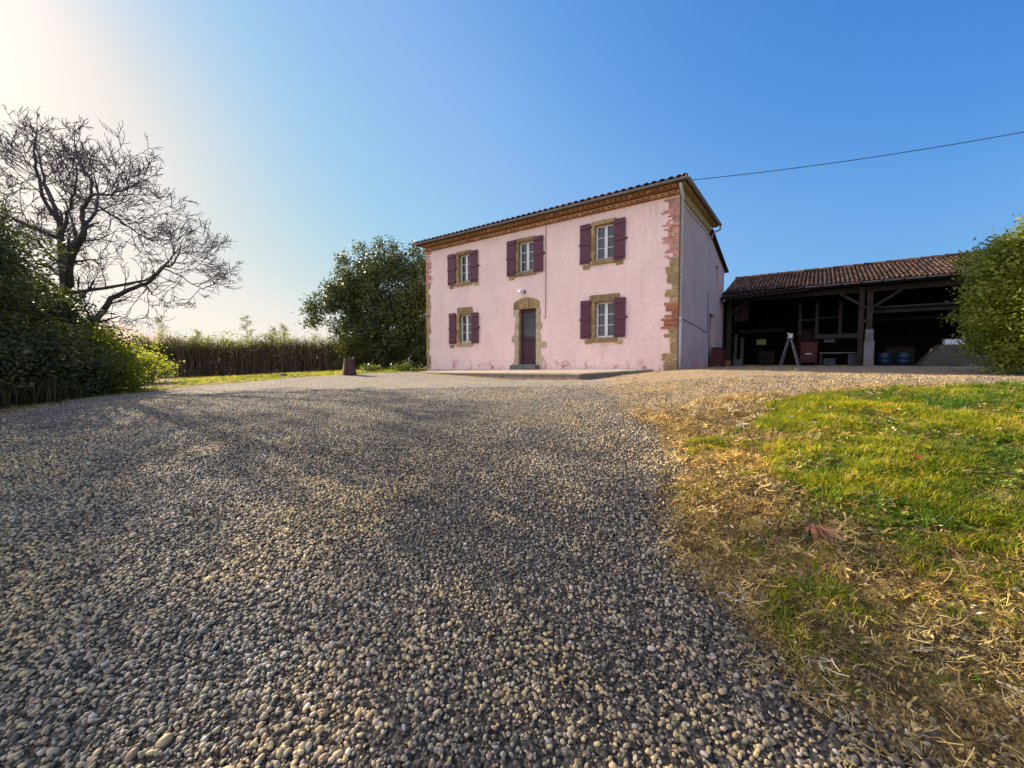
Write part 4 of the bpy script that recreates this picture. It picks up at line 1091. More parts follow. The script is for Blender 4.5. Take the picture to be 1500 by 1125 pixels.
# planks leaning at the barn's left post
for i, (x_, ln, wd, lb) in enumerate(((.45, 1.5, .13, 'long grey plank leaning by the house side of the barn'), (.72, 1.35, .16, 'wider grey plank leaning second from the house in the barn'))):
    m2 = MB(); m2.beam((0, -.25, 0.01), (-.05, .35, ln), wd, .03); o = m2.build('plank', M['greywood'], None); o.location = b2w(x_, .6); o.rotation_euler = (0,0,YAW)
    tag(o, lb, 'plank', 'planks leaning in the barn')
m2 = MB(); m2.box(-.18, .18, -.14, .14, 0, .28, .7); m2.box(-.185, .185, -.145, .145, .24, .285, .9); o = m2.build('polystyrene_box', M['block'], None, bevel=.01); o.location = b2w(.62, -.08); o.rotation_euler = (0,0,YAW+.1)
tag(o, 'pale grey box on the barn floor edge near the house', 'box')
m2 = MB(); m2.tube([(0,0,0),(0,0,.03),(0,0,.2),(0,0,.22)], [.12,.14,.16,.17], 14); o = m2.build('flower_pot', M['brick'], None); o.location = b2w(.2, -.12)
tag(o, 'dull terracotta pot at the barn corner beside the grey box', 'pot')
m2 = MB(); m2.box(-.19, .19, -.01, .01, 0, .24, .5); m2.box(-.21, .21, -.005, .012, -.02, .26, .2); o = m2.build('wall_panel', M['yellow'], None, bevel=.004); o.location = b2w(1.28, 2.9, 1.12); o.rotation_euler = (0,0,YAW)
tag(o, 'small faded yellow panel hanging in the dark barn', 'panel')
m2 = MB(); m2.tube([(0,0,0),(0,0,1.9)], .02, 6); o = m2.build('panel_post', M['wood'], None); o.location = b2w(1.28, 2.95); tag(o, 'thin wooden pole carrying the yellow panel in the barn', 'pole')
m2 = MB()
for k in range(4): m2.box(-.2+k*.1, -.12+k*.1, -.03, .03, 0, .11, .5+.1*k)
m2.box(-.22, .22, -.04, .04, -.02, 0, .3); o = m2.build('tin_shelf', M['greyconcrete'], None); o.location = b2w(4.05, 1.82, 1.12); o.rotation_euler = (0,0,YAW); tag(o, 'small row of grey tins hung under the loft beam', 'shelf')
# firewood / sacks clutter at the back
for i, (x_, y_, w, h, mt, lb) in enumerate(((1.5, 3.4, .7, .7, 'wood', 'dark wooden chest by the back of the barn behind the yellow panel'), (6.6, 3.6, 1.0, .8, 'wood', 'dark wooden chest behind the blue barrels'))):
    m2 = MB(); 
    for k in range(5): m2.box(-w/2, w/2, -.3, -.28, k*h/5+.004, (k+1)*h/5-.004, None)
    m2.box(-w/2+.01, w/2-.01, -.279, .3, 0, h-.01, .4); m2.box(-w/2-.02, w/2+.02, -.31, .31, h, h+.03, .6)
    o = m2.build('wooden_chest', M[mt], None, bevel=.006); o.location = b2w(x_, y_); o.rotation_euler = (0,0,YAW); tag(o, lb, 'chest', 'wooden chests in the barn')

# red gas-bottle bin by the side door
wx, wy = local_to_world(.26, 5.55)
rbn = empty('red_bin', (wx, wy, float(H(wx, wy))), YAW, 'dark red slatted metal bin standing against the side wall by the rear door', 'bin')
m2 = MB(); m2.box(-.2, .2, -.42, .42, .06, .78, .4); m2.build('body', M['red'], rbn, bevel=.01)
m2 = MB()
for k in range(7): m2.box(.2, .215, -.38+k*.115, -.33+k*.115, .1, .74, .8)
for k in range(4): m2.box(-.16+k*.1, -.12+k*.1, -.435, -.42, .1, .74, .8)
m2.build('slats', M['red'], rbn)
m2 = MB(); m2.box(-.22, .23, -.45, .44, .782, .82, .2); m2.build('lid', M['black'], rbn, bevel=.008)
for sx in (-.16, .16):
    for sy in (-.36, .36):
        m2 = MB(); m2.box(sx-.025, sx+.025, sy-.025, sy+.025, -.03, .06); m2.build('leg', M['black'], rbn)

# ------------------------------------------------------------------ cable and pole
px_, py_ = 22.0, 10.5; pz = float(H(px_, py_))
pole = empty('utility_pole', (px_, py_, pz), 0, 'wooden utility pole carrying the cable to the farmhouse', 'utility pole')
m2 = MB(); m2.tube([(0,0,-.3),(0,0,4),(0,0,9.35-pz)], [.14,.12,.09], 12); m2.build('shaft', M['greywood'], pole)
m2 = MB(); m2.tube([(-.1,0,9.1-pz),(-.2,0,9.1-pz),(-.2,0,9.2-pz)], .025, 8); m2.build('insulator', M['white'], pole)
ax_, ay_ = local_to_world(.30, .30)
A0 = Vector((ax_, ay_, 7.36)); A1 = Vector((px_-.2, py_, 9.2))
m2 = MB(); m2.tube([A0.lerp(A1, t) - Vector((0,0,.35*4*t*(1-t))) for t in np.linspace(0, 1, 24)], .010, 6)
cab_ = m2.build('overhead_cable', M['black'], None); tag(cab_, 'thin dark overhead cable running from the roof corner into the sky', 'cable')

# ------------------------------------------------------------------ vegetation
def leaves(name, centres, per, spread, size, mat, parent, seed=1, up=0.35, aspect=.45, dens_rnd=.5, zmin=None):
    """many small folded leaves round clump centres; brightness index varies by clump and leaf"""
    g = np.random.default_rng(seed)
    C = np.asarray(centres, float); K = len(C)
    sp = np.asarray(spread, float) if hasattr(spread, '__len__') else np.full(K, spread)
    P = np.repeat(C, per, 0) + g.normal(0, 1, (K*per, 3))*np.repeat(sp, per)[:,None]*np.array([1,1,.75])
    cl = np.repeat(g.random(K), per)
    if zmin is not None:
        k = P[:,2] > zmin + g.uniform(-.05, .12, len(P)); P = P[k]; cl = cl[k]
    n = len(P)
    L = size*g.uniform(.55, 1.25, n)
    d = g.normal(0, 1, (n,3)); d[:,2] = d[:,2]*.6 + up*g.random(n); d /= np.linalg.norm(d, axis=1)[:,None]
    r = g.normal(0, 1, (n,3)); s_ = np.cross(d, r); s_ /= np.linalg.norm(s_, axis=1)[:,None]
    nn = np.cross(s_, d)
    w = (L*aspect)[:,None]; L = L[:,None]
    v0 = P; v1 = P + d*L*.45 - s_*w*.5 + nn*w*.12; v2 = P + d*L; v3 = P + d*L*.45 + s_*w*.5 + nn*w*.12
    V = np.stack([v0, v1, v2, v3], 1).reshape(-1, 3)
    F = np.arange(n*4).reshape(n, 4)
    fa = np.clip((1-dens_rnd)*cl + dens_rnd*g.random(n), 0, 1)
    return np_mesh(name, V, F, mat, parent, fa)
def blob_centres(blobs, n, seed, shell=.62):
    """clump centres filling ellipsoids, more at the outside"""
    g = np.random.default_rng(seed); out = []; vol = np.array([b[3]*b[4]*b[5] for b in blobs])**.8; vol = vol/vol.sum()
    for b, w in zip(blobs, vol):
        m = max(3, int(n*w)); d = g.normal(0, 1, (m,3)); d /= np.linalg.norm(d, axis=1)[:,None]
        rr = shell + (1.04-shell)*g.random(m)**.6; rr = np.where(g.random(m) < .22, g.random(m)*shell, rr)
        lump = 1+.16*np.sin(d[:,0]*5+b[0])*np.cos(d[:,2]*6+b[1])+.10*g.normal(0, 1, m)
        out.append(np.array(b[:3]) + d*(rr*lump)[:,None]*np.array(b[3:6]))
    return np.concatenate(out)
def stems(mb, base, tips, r0, seed, bend=.15):
    g = random.Random(seed)
    for t in tips:
        b = Vector(base)+Vector((g.uniform(-.25,.25), g.uniform(-.25,.25), 0)); e = Vector(t); m = (b+e)/2 + Vector((g.uniform(-1,1), g.uniform(-1,1), g.uniform(0,1)))*bend
        m1 = b.lerp(m, .5)+Vector((g.uniform(-1,1), g.uniform(-1,1), 0))*bend*.4
        mb.tube([b, m1, m, m.lerp(e, .5)+Vector((g.uniform(-1,1), g.uniform(-1,1), 0))*bend*.3, e], [r0, r0*.8, r0*.55, r0*.35, r0*.12], 6)
def shrub(name, loc, blobs, n, per, spread, size, mat, label, cat, seed, r0=.05, group=None, up=.35, aspect=.45, extra=None, stem_mat='bark'):
    z0 = float(H(loc[0], loc[1])); e = empty(name, (loc[0], loc[1], z0-.03), 0, label, cat, group)
    C = blob_centres(blobs, n, seed)
    if extra is not None: C = np.concatenate([C, np.array(extra)])
    C = C[C[:,2] > .05]
    leaves('crown', C, per, spread, size, M[mat], e, seed, up, aspect, zmin=.0)
    g = random.Random(seed); mb = MB()
    tips = [tuple(C[g.randrange(len(C))]) for _ in range(26)]
    stems(mb, (0,0,0), tips, r0, seed, .25)
    mb.build('trunk', M[stem_mat], e, smooth=True)
    return e

# evergreen tree beside the house's far corner
tips_x = [(-1.2,0,6.7),(-2.3,.2,6.35),(.5,.2,6.9),(1.7,.1,6.7),(2.5,.3,6.4),(-.2,0,7.0),(-3.8,.2,3.8),(-4.2,.1,3.7),(-3.0,0,4.6),(-2.6,.1,5.2)]
extra = []
for (a, b_, c) in tips_x:
    for k in range(9): extra.append((a+rnd.uniform(-.1,.1)*(1+k*.3), b_+rnd.uniform(-.3,.3), c-k*.16))
evt = shrub('evergreen_tree', (-7.65, 25.2), [(.5,0,3.6,1.9,1.7,2.3),(-1.6,.2,4.8,.8,1.0,1.2),(-.4,.2,5.2,.8,1.0,1.0),(1.9,.2,3.8,.9,1.3,2.2),(.8,0,5.4,.7,.9,.8),(2.2,0,5.4,.45,.6,.6),(1.0,0,1.6,1.8,1.5,1.7),(-1.6,.1,3.7,1.2,1.0,1.0),(-3.0,.1,3.75,.8,.7,.45),(-2.2,0,4.4,.8,.7,.6),(-.9,.1,2.5,1.0,1.0,1.0),(2.0,.1,1.2,1.1,1.2,1.3),(-1.3,.1,1.5,1.3,1.0,1.5),(-2.0,.1,2.6,.9,.9,.9)],
      900, 72, .20, .17, 'laurel', 'tall dark evergreen tree growing beside the far corner of the pink house', 'tree', 5, .09, extra=extra); evt.scale = (1.09, 1.0, 1.09)

# left-hand mass of shrubs
LG = 'shrubs along the edge of the drive'
shrub('ivy_clad_tree', (-12.75, 9.4), [(0,0,2.2,1.7,1.5,2.2),(-.6,.2,4.3,1.4,1.4,1.3),(.3,0,3.3,1.0,1.1,1.1),(-1.4,0,1.3,1.4,1.3,1.6)],
      700, 75, .22, .13, 'darkleaf', 'ivy covered tree beside the drive with low dark shrubs at its foot', 'tree', 12, .09, LG)
shrub('ivy_mound', (-13.9, 12.3), [(0,0,1.5,1.2,1.2,1.5),(-.5,0,2.4,.75,.7,.85),(.8,.1,1.0,1.3,1.2,1.0),(-.9,-.4,1.3,1.1,1.1,1.3)],
      650, 70, .2, .13, 'laurel', 'dark ivy mound wrapped round the foot of the bare tree', 'shrub', 13, .07, LG)
shrub('dark_shrub', (-11.75, 9.4), [(0,0,.8,1.1,1.0,1.0),(-.8,-.4,1.0,1.1,1.0,1.1),(.3,.9,.8,1.0,.9,.9)],
      480, 70, .17, .12, 'darkleaf', 'low dark shrub at the gravel edge below the ivy covered tree', 'shrub', 14, .05, LG)
shrub('dark_shrub', (-11.8, 7.3), [(0,0,.8,1.2,1.1,1.1),(-.8,-.5,1.2,1.2,1.1,1.2),(-.4,-1.6,1.,1.1,1.,1.2)],
      450, 70, .17, .12, 'darkleaf', 'low dark shrub nearest the camera at the edge of the drive', 'shrub', 15, .05, LG)
shrub('yellow_green_shrub', (-11.75, 11.5), [(0,0,.8,.95,.9,.85),(.4,.3,.6,.8,.7,.65),(-.6,.1,1.2,.8,.7,.6),(.0,.2,1.35,.6,.5,.5),(-1.3,.3,1.5,.6,.6,.6)],
      400, 50, .15, .10, 'limeleaf', 'sunlit yellow green shrub at the end of the row of dark shrubs', 'shrub', 16, .04, LG)
shrub('yellow_green_shrub', (-14.6, 16.5), [(0,0,.7,1.0,.8,.75),(-1.2,.4,.9,.9,.8,.8)],
      160, 40, .15, .11, 'limeleaf', 'small yellow green shrub beneath the bare tree and behind the sunlit one', 'shrub', 18, .04, LG)
# dry reeds in front of the dark shrubs
def reeds(name, x0, y0, x1, y1, n, h, mat, label, cat, seed, width=.5, group=None):
    g = np.random.default_rng(seed); t = g.random(n); X = x0+(x1-x0)*t + g.normal(0, width, n); Y = y0+(y1-y0)*t + g.normal(0, width, n)
    Z = H(X, Y); mx, my = (x0+x1)/2, (y0+y1)/2; mz = float(H(mx, my))
    hh = h*g.uniform(.45, 1.1, n); a = g.uniform(0, 6.28, n); ln = hh*g.uniform(.05, .45, n); w = g.uniform(.006, .014, n)
    V = np.zeros((n, 8, 3)); 
    for i, (tt, wf) in enumerate(((0,1),(.4,.9),(.75,.6),(1,.1))):
        cx = X+np.cos(a)*ln*tt**2-mx; cy = Y+np.sin(a)*ln*tt**2-my; cz = Z-mz+hh*tt*(1-.15*tt)
        V[:,2*i] = np.stack([cx+np.sin(a)*w*wf, cy-np.cos(a)*w*wf, cz], 1); V[:,2*i+1] = np.stack([cx-np.sin(a)*w*wf, cy+np.cos(a)*w*wf, cz], 1)
    base = np.arange(n)[:,None]*8
    F = np.concatenate([base+np.array([[2*j, 2*j+1, 2*j+3, 2*j+2]]) for j in range(3)])
    e = np_mesh(name, V.reshape(-1,3), F, M[mat], None, np.tile(g.random(n), 3)); e.location = (mx, my, mz)
    return tag(e, label, cat, group)
reeds('dry_reeds', -10.8, 7.2, -10.7, 9.6, 1500, .6, 'dryleaf', 'dry brown reeds in front of the low dark shrubs', 'reeds', 3, .32)

# ---- bare walnut tree
TX, TY = -13.75, 13.0; TZ = float(H(TX, TY)); SC = TY/610.0
walnut = empty('bare_tree', (TX, TY, TZ), 0, 'large leafless spreading tree rising above the dark shrubs', 'tree')
def L3(pts):
    """(across, up, depth) outline in hundredths measured at the tree -> metres"""
    return [Vector(((x_-105)*SC*(.9 if x_ < 105 else .70), d_, (560-27-(y_ if y_ > 440 else 440-(440-y_)*.84))*SC + 1.55-TZ)) for (x_, y_, d_) in pts]
trk = MB(); twg = MB(); g = random.Random(42)
def grow(p, d, length, rad, level, upb=.25):
    """one bent branch with its own side branches"""
    nseg = max(3, int(length/.2)); pts = [p.copy()]; dirs = []
    dd = d.normalized()
    for i in range(nseg):
        dd = (dd + Vector((g.gauss(0,1), g.gauss(0,1), g.gauss(0,1)))*.17 + Vector((0,0,upb*.16))).normalized()
        p = p + dd*(length/nseg); pts.append(p.copy()); dirs.append(dd.copy())
    tip = max(.0065, rad*.4)
    rads = [rad+(tip-rad)*(i/nseg)**.8 for i in range(nseg+1)]
    (trk if rad > .03 else twg).tube(pts, rads, 6 if rad > .03 else (4 if rad > .012 else 3), cap=False)
    if level <= 0 or length < .18: return
    k = {4: 5, 3: 5, 2: 4, 1: 3}[level]
    for i in range(k):
        t = .2+.8*(i+g.random()*.8)/k; idx = min(nseg-1, int(t*nseg))
        q = pts[idx+1]; bd = dirs[idx]; ax = Vector((g.gauss(0,1), g.gauss(0,1), g.gauss(0,1))); ax = ax.cross(bd).normalized()
        nd = (bd*.75 + ax*g.uniform(.45, .9)).normalized()
        grow(q, nd, length*g.uniform(.42, .68)*(1.15-.35*t), max(.0085, rads[idx+1]*.64), level-1, upb)
    return
LIMBS = [  # pts, r0, r1, level of side branches
 ([(104,560,0),(98,500,0),(95,430,.1),(94,360,.1),(94,310,.1)], .24, .13, 3, 5),
 ([(94,310,.1),(82,285,.2),(66,262,.4),(48,232,.5),(38,195,.6),(33,160,.6)], .11, .025, 3, 9),
 ([(94,312,.1),(84,268,-.2),(81,225,-.3),(88,190,-.4),(94,162,-.4)], .09, .02, 2, 8),
 ([(94,330,.1),(112,302,.0),(136,280,-.2),(152,262,-.3),(158,225,-.3),(146,205,-.3)], .08, .02, 2, 9),
 ([(96,450,0),(106,436,-.2),(145,420,-.5),(160,396,-.7),(190,364,-.9),(213,343,-1.0)], .19, .13, 2, 4),
 ([(213,343,-1.0),(210,320,-1.0),(225,303,-1.1),(245,288,-1.2),(244,264,-1.2),(230,238,-1.3),(228,215,-1.3)], .105, .02, 3, 8),
 ([(245,290,-1.2),(272,291,-1.3),(298,283,-1.2),(322,272,-1.1)], .06, .02, 3, 8),
 ([(245,300,-1.2),(268,318,-.8),(292,338,-.6),(318,350,-.5)], .05, .015, 3, 8),
 ([(211,335,-1.0),(205,300,-.5),(198,268,-.3),(186,240,-.2),(178,222,-.2)], .07, .018, 3, 9),
 ([(118,540,.1),(124,495,.2),(140,462,.4),(156,432,.6),(190,416,.7),(224,404,.8)], .17, .09, 2, 4),
 ([(224,404,.8),(248,374,1.0),(262,368,1.1),(276,345,1.2),(284,320,1.2)], .075, .02, 3, 9),
 ([(215,408,.8),(244,415,.5),(257,428,.4)], .045, .03, 2, 3),
 ([(248,374,1.0),(276,385,1.3),(300,402,1.5),(318,408,1.5)], .035, .01, 3, 6),
 ([(110,458,.1),(150,457,-.3),(190,463,-.5)], .045, .02, 1, 2),
 ([(122,480,.1),(155,476,-.1),(187,474,-.2)], .06, .045, 1, 2),
 ([(93,402,.1),(60,386,.5),(30,372,.8),(-8,360,1.0)], .11, .04, 3, 8),
 ([(92,335,.1),(55,312,-.5),(20,302,-.8),(-20,290,-1.0)], .09, .03, 3, 9),
 ([(164,394,-.7),(130,371,-.3),(108,345,.1),(88,320,.4)], .06, .02, 3, 7),
 ([(100,430,0),(120,410,1.0),(150,385,2.0),(175,340,2.6),(200,310,2.7)], .09, .025, 2, 6),
 ([(96,440,0),(80,400,-1.0),(60,350,-1.8),(40,290,-2.2),(25,240,-2.3)], .1, .025, 3, 9),
 ([(94,360,.1),(70,320,1.0),(30,270,1.6),(0,230,2.0),(-30,200,2.2)], .09, .02, 3, 9),
]
for pts, r0_, r1_, lv, nb in LIMBS:
    P = L3(pts)
    # resample smoothly with small kinks
    Q = [P[0]]
    for a, b_ in zip(P, P[1:]):
        for k in (1, 2, 3): Q.append(a.lerp(b_, k/3) + (Vector((g.gauss(0,1), g.gauss(0,1), g.gauss(0,1)))*.02 if k < 3 else Vector()))
    r0_ *= .66; r1_ *= .62; nq = len(Q); rr = [r0_+(r1_-r0_)*i/(nq-1) for i in range(nq)]
    trk.tube(Q, rr, 9)
    tot = sum((b_-a).length for a, b_ in zip(Q, Q[1:]))
    for i in range(nb):
        t = .22+.78*(i+.4+g.random()*.6)/nb; idx = min(nq-2, int(t*(nq-1)))
        bd = (Q[idx+1]-Q[idx]).normalized(); ax = Vector((g.gauss(0,1), g.gauss(0,1), g.gauss(0,.8))).cross(bd).normalized()
        out = Vector((Q[idx].x*.25, Q[idx].y*.25, .1))
        nd = (bd*.5 + ax*.85 + out*.25).normalized()
        grow(Q[idx], nd, g.uniform(.95, 1.7)*(1.25-.85*t), max(.015, rr[idx]*.4), lv, .35)
    grow(Q[-1], (Q[-1]-Q[-3]), g.uniform(.3, .5), r1_*.8, 2, .35)
trk.build('trunk', M['bark'], walnut, smooth=True)
twg.build('twigs', M['twig'], walnut)
print('walnut faces', len(trk.f), len(twg.f))

# ---- right-hand bush
rbush = shrub('round_bush', (12.6, 9.3), [(0,0,2.1,1.75,1.7,1.75),(.5,-.3,2.9,1.5,1.4,1.1),(-.75,-.2,1.5,1.3,1.3,1.2),(.2,-.7,.95,1.7,1.3,.9),(1.5,0,3.2,1.4,1.3,1.2),(1.8,-.2,1.5,1.5,1.4,1.5),(-1.05,-.1,.75,.95,1.0,.8),(-.6,0,2.4,1.2,1.2,1.1)],
      2600, 80, .14, .095, 'bushleaf', 'large rounded bright green bush standing hiding the end of the barn', 'bush', 21, .06, aspect=.5, up=.6)
rbush.scale = (1, 1, .95)
# dry twigs hanging left of it
# ---- hedge of canes
hp = [(-27.5, 23.5), (-22, 25), (-16, 25.6), (-9.5, 25.2), (-6.5, 25.8)]
hedge = empty('cane_hedge', (-16, 25.6, float(H(-16, 25.6))), 0, 'long brown cane hedge with green tops closing the yard behind the stump', 'hedge')
gg = np.random.default_rng(4); hz = float(H(-16, 25.6)); cv = MB(); cent = []
for a, b_ in zip(hp, hp[1:]):
    L = math.hypot(b_[0]-a[0], b_[1]-a[1]); n_ = int(L*260)
    for i in range(n_):
        t = gg.random(); X_ = a[0]+(b_[0]-a[0])*t; Y_ = a[1]+(b_[1]-a[1])*t + gg.normal(0, .35); h = 1.62+gg.normal(0, .27)+.25*float(fbm(np.array(X_*.6), np.array(0.), 3, 8))
        zb = -.05; lx = gg.normal(0, .17); ly = gg.normal(0, .15); r_ = gg.uniform(.006, .015)
        z_ = 0.82+ (X_+22)*.028 - hz if False else float(0)
        cv.tube([(X_+16, Y_-25.6, -.25), (X_+16+lx*.5, Y_-25.6+ly*.5, h*.55), (X_+16+lx, Y_-25.6+ly, h)], [r_, r_*.85, r_*.5], 3, cap=False)
        if i % 8 == 0: cent.append((X_+16+lx, Y_-25.6+ly, h-.05+gg.uniform(-.25, .22)+.45*max(0, float(fbm(np.array(X_*1.3), np.array(3.), 3, 18))-.4)))
        if i % 30 == 0: cent.append((X_+16+lx, Y_-25.6+ly-.1, h*gg.uniform(.6, .9)))
        if i % 10 == 0: cent.append((X_+16+lx, Y_-25.6+.2, h*gg.uniform(.1, .85)))
cv.build('canes', M['cane'], hedge)
leaves('foliage', cent, 30, .16, .13, M['hedgeleaf'], hedge, 9, .5, .3)
dc = []
for a, b_ in zip(hp, hp[1:]):
    L = math.hypot(b_[0]-a[0], b_[1]-a[1])
    for i in range(int(L*60)):
        t = gg.random(); dc.append((a[0]+(b_[0]-a[0])*t+16, a[1]+(b_[1]-a[1])*t-25.6-.3+gg.normal(0, .12), gg.uniform(.1, 1.75)))
leaves('dry_foliage', dc, 26, .17, .17, M['hedgedry'], hedge, 19, 1.2, .12)
# ---- saplings poking above the hedge
SG = 'saplings rising above the cane hedge'
def sapling(x_, y_, h, lb, seed, wide=.4):
    z0 = float(H(x_, y_)); e = empty('sapling', (x_, y_, z0), 0, lb, 'sapling', SG); gsp = random.Random(seed); mb = MB()
    mb.tube([(0,0,0),(.03,0,h*.5),(0,0,h)], [.03,.02,.005], 5); cen = []
    for k in range(26):
        z_ = h*(.5+.5*k/26); a = gsp.uniform(0, 6.28); l_ = wide*(1.1-(z_/h))*1.6+.08; e1_ = (math.cos(a)*l_, math.sin(a)*l_, z_+l_*.45)
        mb.tube([(0,0,z_), e1_], [.009, .004], 3, cap=False); cen.append(e1_); cen.append((e1_[0]*.5, e1_[1]*.5, z_+l_*.2))
    mb.build('trunk', M['twig'], e); leaves('crown', cen, 20, .08, .10, M['hedgeleaf'], e, seed, .6, .3)
for i, (x_, y_, h, lb, w) in enumerate(((-22.6,27,3.9,'feathery sapling above the left end of the hedge under the bare tree', .5), (-20.3,27,2.9,'short thin sapling left of the tallest conical one', .3), (-17.0,26.8,3.75,'tallest conical sapling above the middle of the hedge', .42),
        (-14.6,26.8,3.1,'conical sapling right of the tallest one above the hedge', .32), (-15.4,26.9,2.95,'thin bushy sapling between the two conical ones', .3), (-10.7,26.5,2.9,'sparse sapling near the evergreen tree above the hedge', .28))):
    sapling(x_, y_, h, lb, 60+i, w)
shrub('green_mound', (-21.0, 26.2), [(0,0,1.5,1.3,.8,1.0),(1.3,0,1.3,1.,.7,.9)], 130, 36, .18, .13, 'laurel', 'dark green mound of leaves topping the left end of the cane hedge', 'shrub', 31, .04)
shrub('olive_shrub', (-9.6, 24.4), [(0,0,.9,.9,.6,1.0),(1.0,.2,1.0,.9,.6,1.1)], 130, 36, .17, .12, 'hedgeleaf', 'olive brown shrub between the cane hedge and the evergreen tree', 'shrub', 32, .04)
# weeds at the foot of the house's far corner
for i, (x_, y_, h, lb) in enumerate(((-5.1, 19.6, .35, 'clump of green weeds nearest the house corner'), (-6.6, 19.4, .22, 'low clump of green weeds between the stump and the house corner'))):
    shrub('weed_clump', (x_, y_), [(0,0,h*.6,.45,.35,h*.7)], 26, 26, .1, .09, 'bushleaf', lb, 'weeds', 40+i, .012, 'weed clumps by the house corner')

# ---- stump
sx_, sy_ = -6.1, 15.6; e = empty('tree_stump', (sx_, sy_, float(H(sx_, sy_))-.03), .3, 'reddish brown upright tree stump on the grass edge left of the house', 'stump')
V = []; F = []; ns, nh = 22, 10
for j in range(nh):
    for i in range(ns):
        a = 2*math.pi*i/ns; t = j/(nh-1); r_ = .19*(1.28-.42*t+.14*abs(t-.5))*(1+.09*math.sin(a*5+t)+.05*math.sin(a*9+3*t))
        V.append((r_*math.cos(a), r_*math.sin(a), .66*t + (.07*math.sin(a*3)+.03*math.sin(a*7) if j == nh-1 else 0)))
for j in range(nh-1):
    for i in range(ns): a = j*ns+i; b_ = j*ns+(i+1) % ns; F.append((a, b_, b_+ns, a+ns))
np_mesh('bark', V, F, M['rust'], e, np.full(len(F), .5), smooth=False)
cap = MB(); cap.poly([(v[0]*.97, v[1]*.97, v[2]-.015) for v in V[-ns:]], .6); cap.build('cut_top', M['greywood'], e)

# ---- rocks, chips, twig bunch, flowers
def rock(x_, y_, s_, lb, mat='rock', grp='stones at the foot of the hedge'):
    v, f = ico(3); gk = np.random.default_rng(int(abs(x_*100)+y_*10)); q = v*(1+.14*np.sin(v@gk.normal(0,2.2,3))+.09*np.sin(v@gk.normal(0,4.5,3)))[:,None]
    q = q*np.array([s_, s_*.7, s_*.45]); o = np_mesh('rock', q, f, M[mat], None, np.full(len(f), .5)); o.location = (x_, y_, float(H(x_, y_))+s_*.2); tag(o, lb, 'rock', grp)
rock(-20.3, 24.0, .35, 'pale rock at the left foot of the hedge'); rock(-19.6, 24.1, .2, 'small rock right of the pale one at the foot of the hedge')
rock(-9.6, 17.5, .16, 'dark clod on the grass left of the stump, the larger', 'bark'); rock(-9.0, 17.6, .09, 'dark clod on the grass left of the stump, the smaller', 'bark')
def chip(x_, y_, L_, w_, rz, lb, mat='chip'):
    m2 = MB(); m2.prism([(-L_/2, 0), (L_/2*.9, 0), (L_/2, w_*.15), (L_/2*.8, w_*.25), (-L_/2*.92, w_*.3)], -w_/2, w_/2)
    o = m2.build('wood_chip', M[mat], None, bevel=.001); o.location = (x_, y_, float(H(x_, y_))+.012); o.rotation_euler = (.08, .06, rz); tag(o, lb, 'wood chip', 'wood chips on the bare earth')
chip(2.02, 1.62, .085, .017, -.9, 'longest pale wood splinter in the bottom right corner')
chip(1.68, 1.92, .045, .015, .1, 'orange tinted wood chip left of the long splinter')
chip(1.98, 1.95, .035, .012, .3, 'small wood chip near the right edge above the long splinter')
chip(2.15, 2.75, .04, .012, -.6, 'pale wood chip beneath the grass bank on the right')
chip(1.42, 3.35, .04, .010, 2.2, 'white splinter left of the grass bank, the lower one'); chip(1.15, 3.75, .04, .009, 2.3, 'white splinter left of the grass bank, the upper one')
m2 = MB()
for k in range(70):
    a = rnd.gauss(-1.9, .33); l_ = rnd.uniform(.12, .38); el = rnd.uniform(.05, .5); m2.tube([(rnd.gauss(0,.02), rnd.gauss(0,.02), 0), (math.cos(a)*l_*.5, math.sin(a)*l_*.5, l_*.5*math.sin(el)+.01), (math.cos(a)*l_, math.sin(a)*l_, l_*math.sin(el)*.55)], [.0022,.0018,.001], 3, cap=False)
o = m2.build('dry_stem_bunch', M['reddry'], None); o.location = (2.02, 2.78, float(H(2.02, 2.78))+.03); tag(o, 'fan of reddish dry stems spilling down from the grass bank', 'dry stems')
for (x_, y_, s_, lb) in ((3.35, 3.42, .032, 'largest red petal in the grass'), (4.75, 3.85, .022, 'red petal right of the largest one, the nearer'), (5.2, 3.9, .02, 'red petal farthest right in the grass')):
    m2 = MB()
    for k in range(5):
        a = k*1.256; m2.poly([(0,0,0), (math.cos(a-.4)*s_, math.sin(a-.4)*s_, s_*.4), (math.cos(a)*s_*1.3, math.sin(a)*s_*1.3, s_*.6), (math.cos(a+.4)*s_, math.sin(a+.4)*s_, s_*.4)], .5)
    o = m2.build('red_flower', M['redleaf'], None); o.location = (x_, y_, float(H(x_, y_))+.055); o.rotation_euler = (.6, .1, 0); tag(o, lb, 'flower', 'red petals in the grass')
for i, (x_, y_, lb) in enumerate(((3.0,5.05,'white daisy farthest left on the bank'),(3.2,4.75,'white daisy just below the leftmost one'),(3.25,4.45,'white daisy lowest of the left group'),(3.42,4.9,'white daisy right of the left group'))):
    m2 = MB()
    for k in range(8):
        a = k*.785; m2.poly([(0,0,0), (math.cos(a-.25)*.014, math.sin(a-.25)*.014, .002), (math.cos(a)*.02, math.sin(a)*.02, .001), (math.cos(a+.25)*.014, math.sin(a+.25)*.014, .002)], .5)
    o = m2.build('daisy', M['white'], None); o.location = (x_, y_, float(H(x_, y_))+.065); o.rotation_euler = (.5, .0, 0)
    m3 = MB(); m3.tube([(0,0,.001),(0,0,.005)], .005, 8); m3.build('flower_centre', M['yellow'], o); tag(o, lb, 'daisy', 'white daisies on the grass bank')

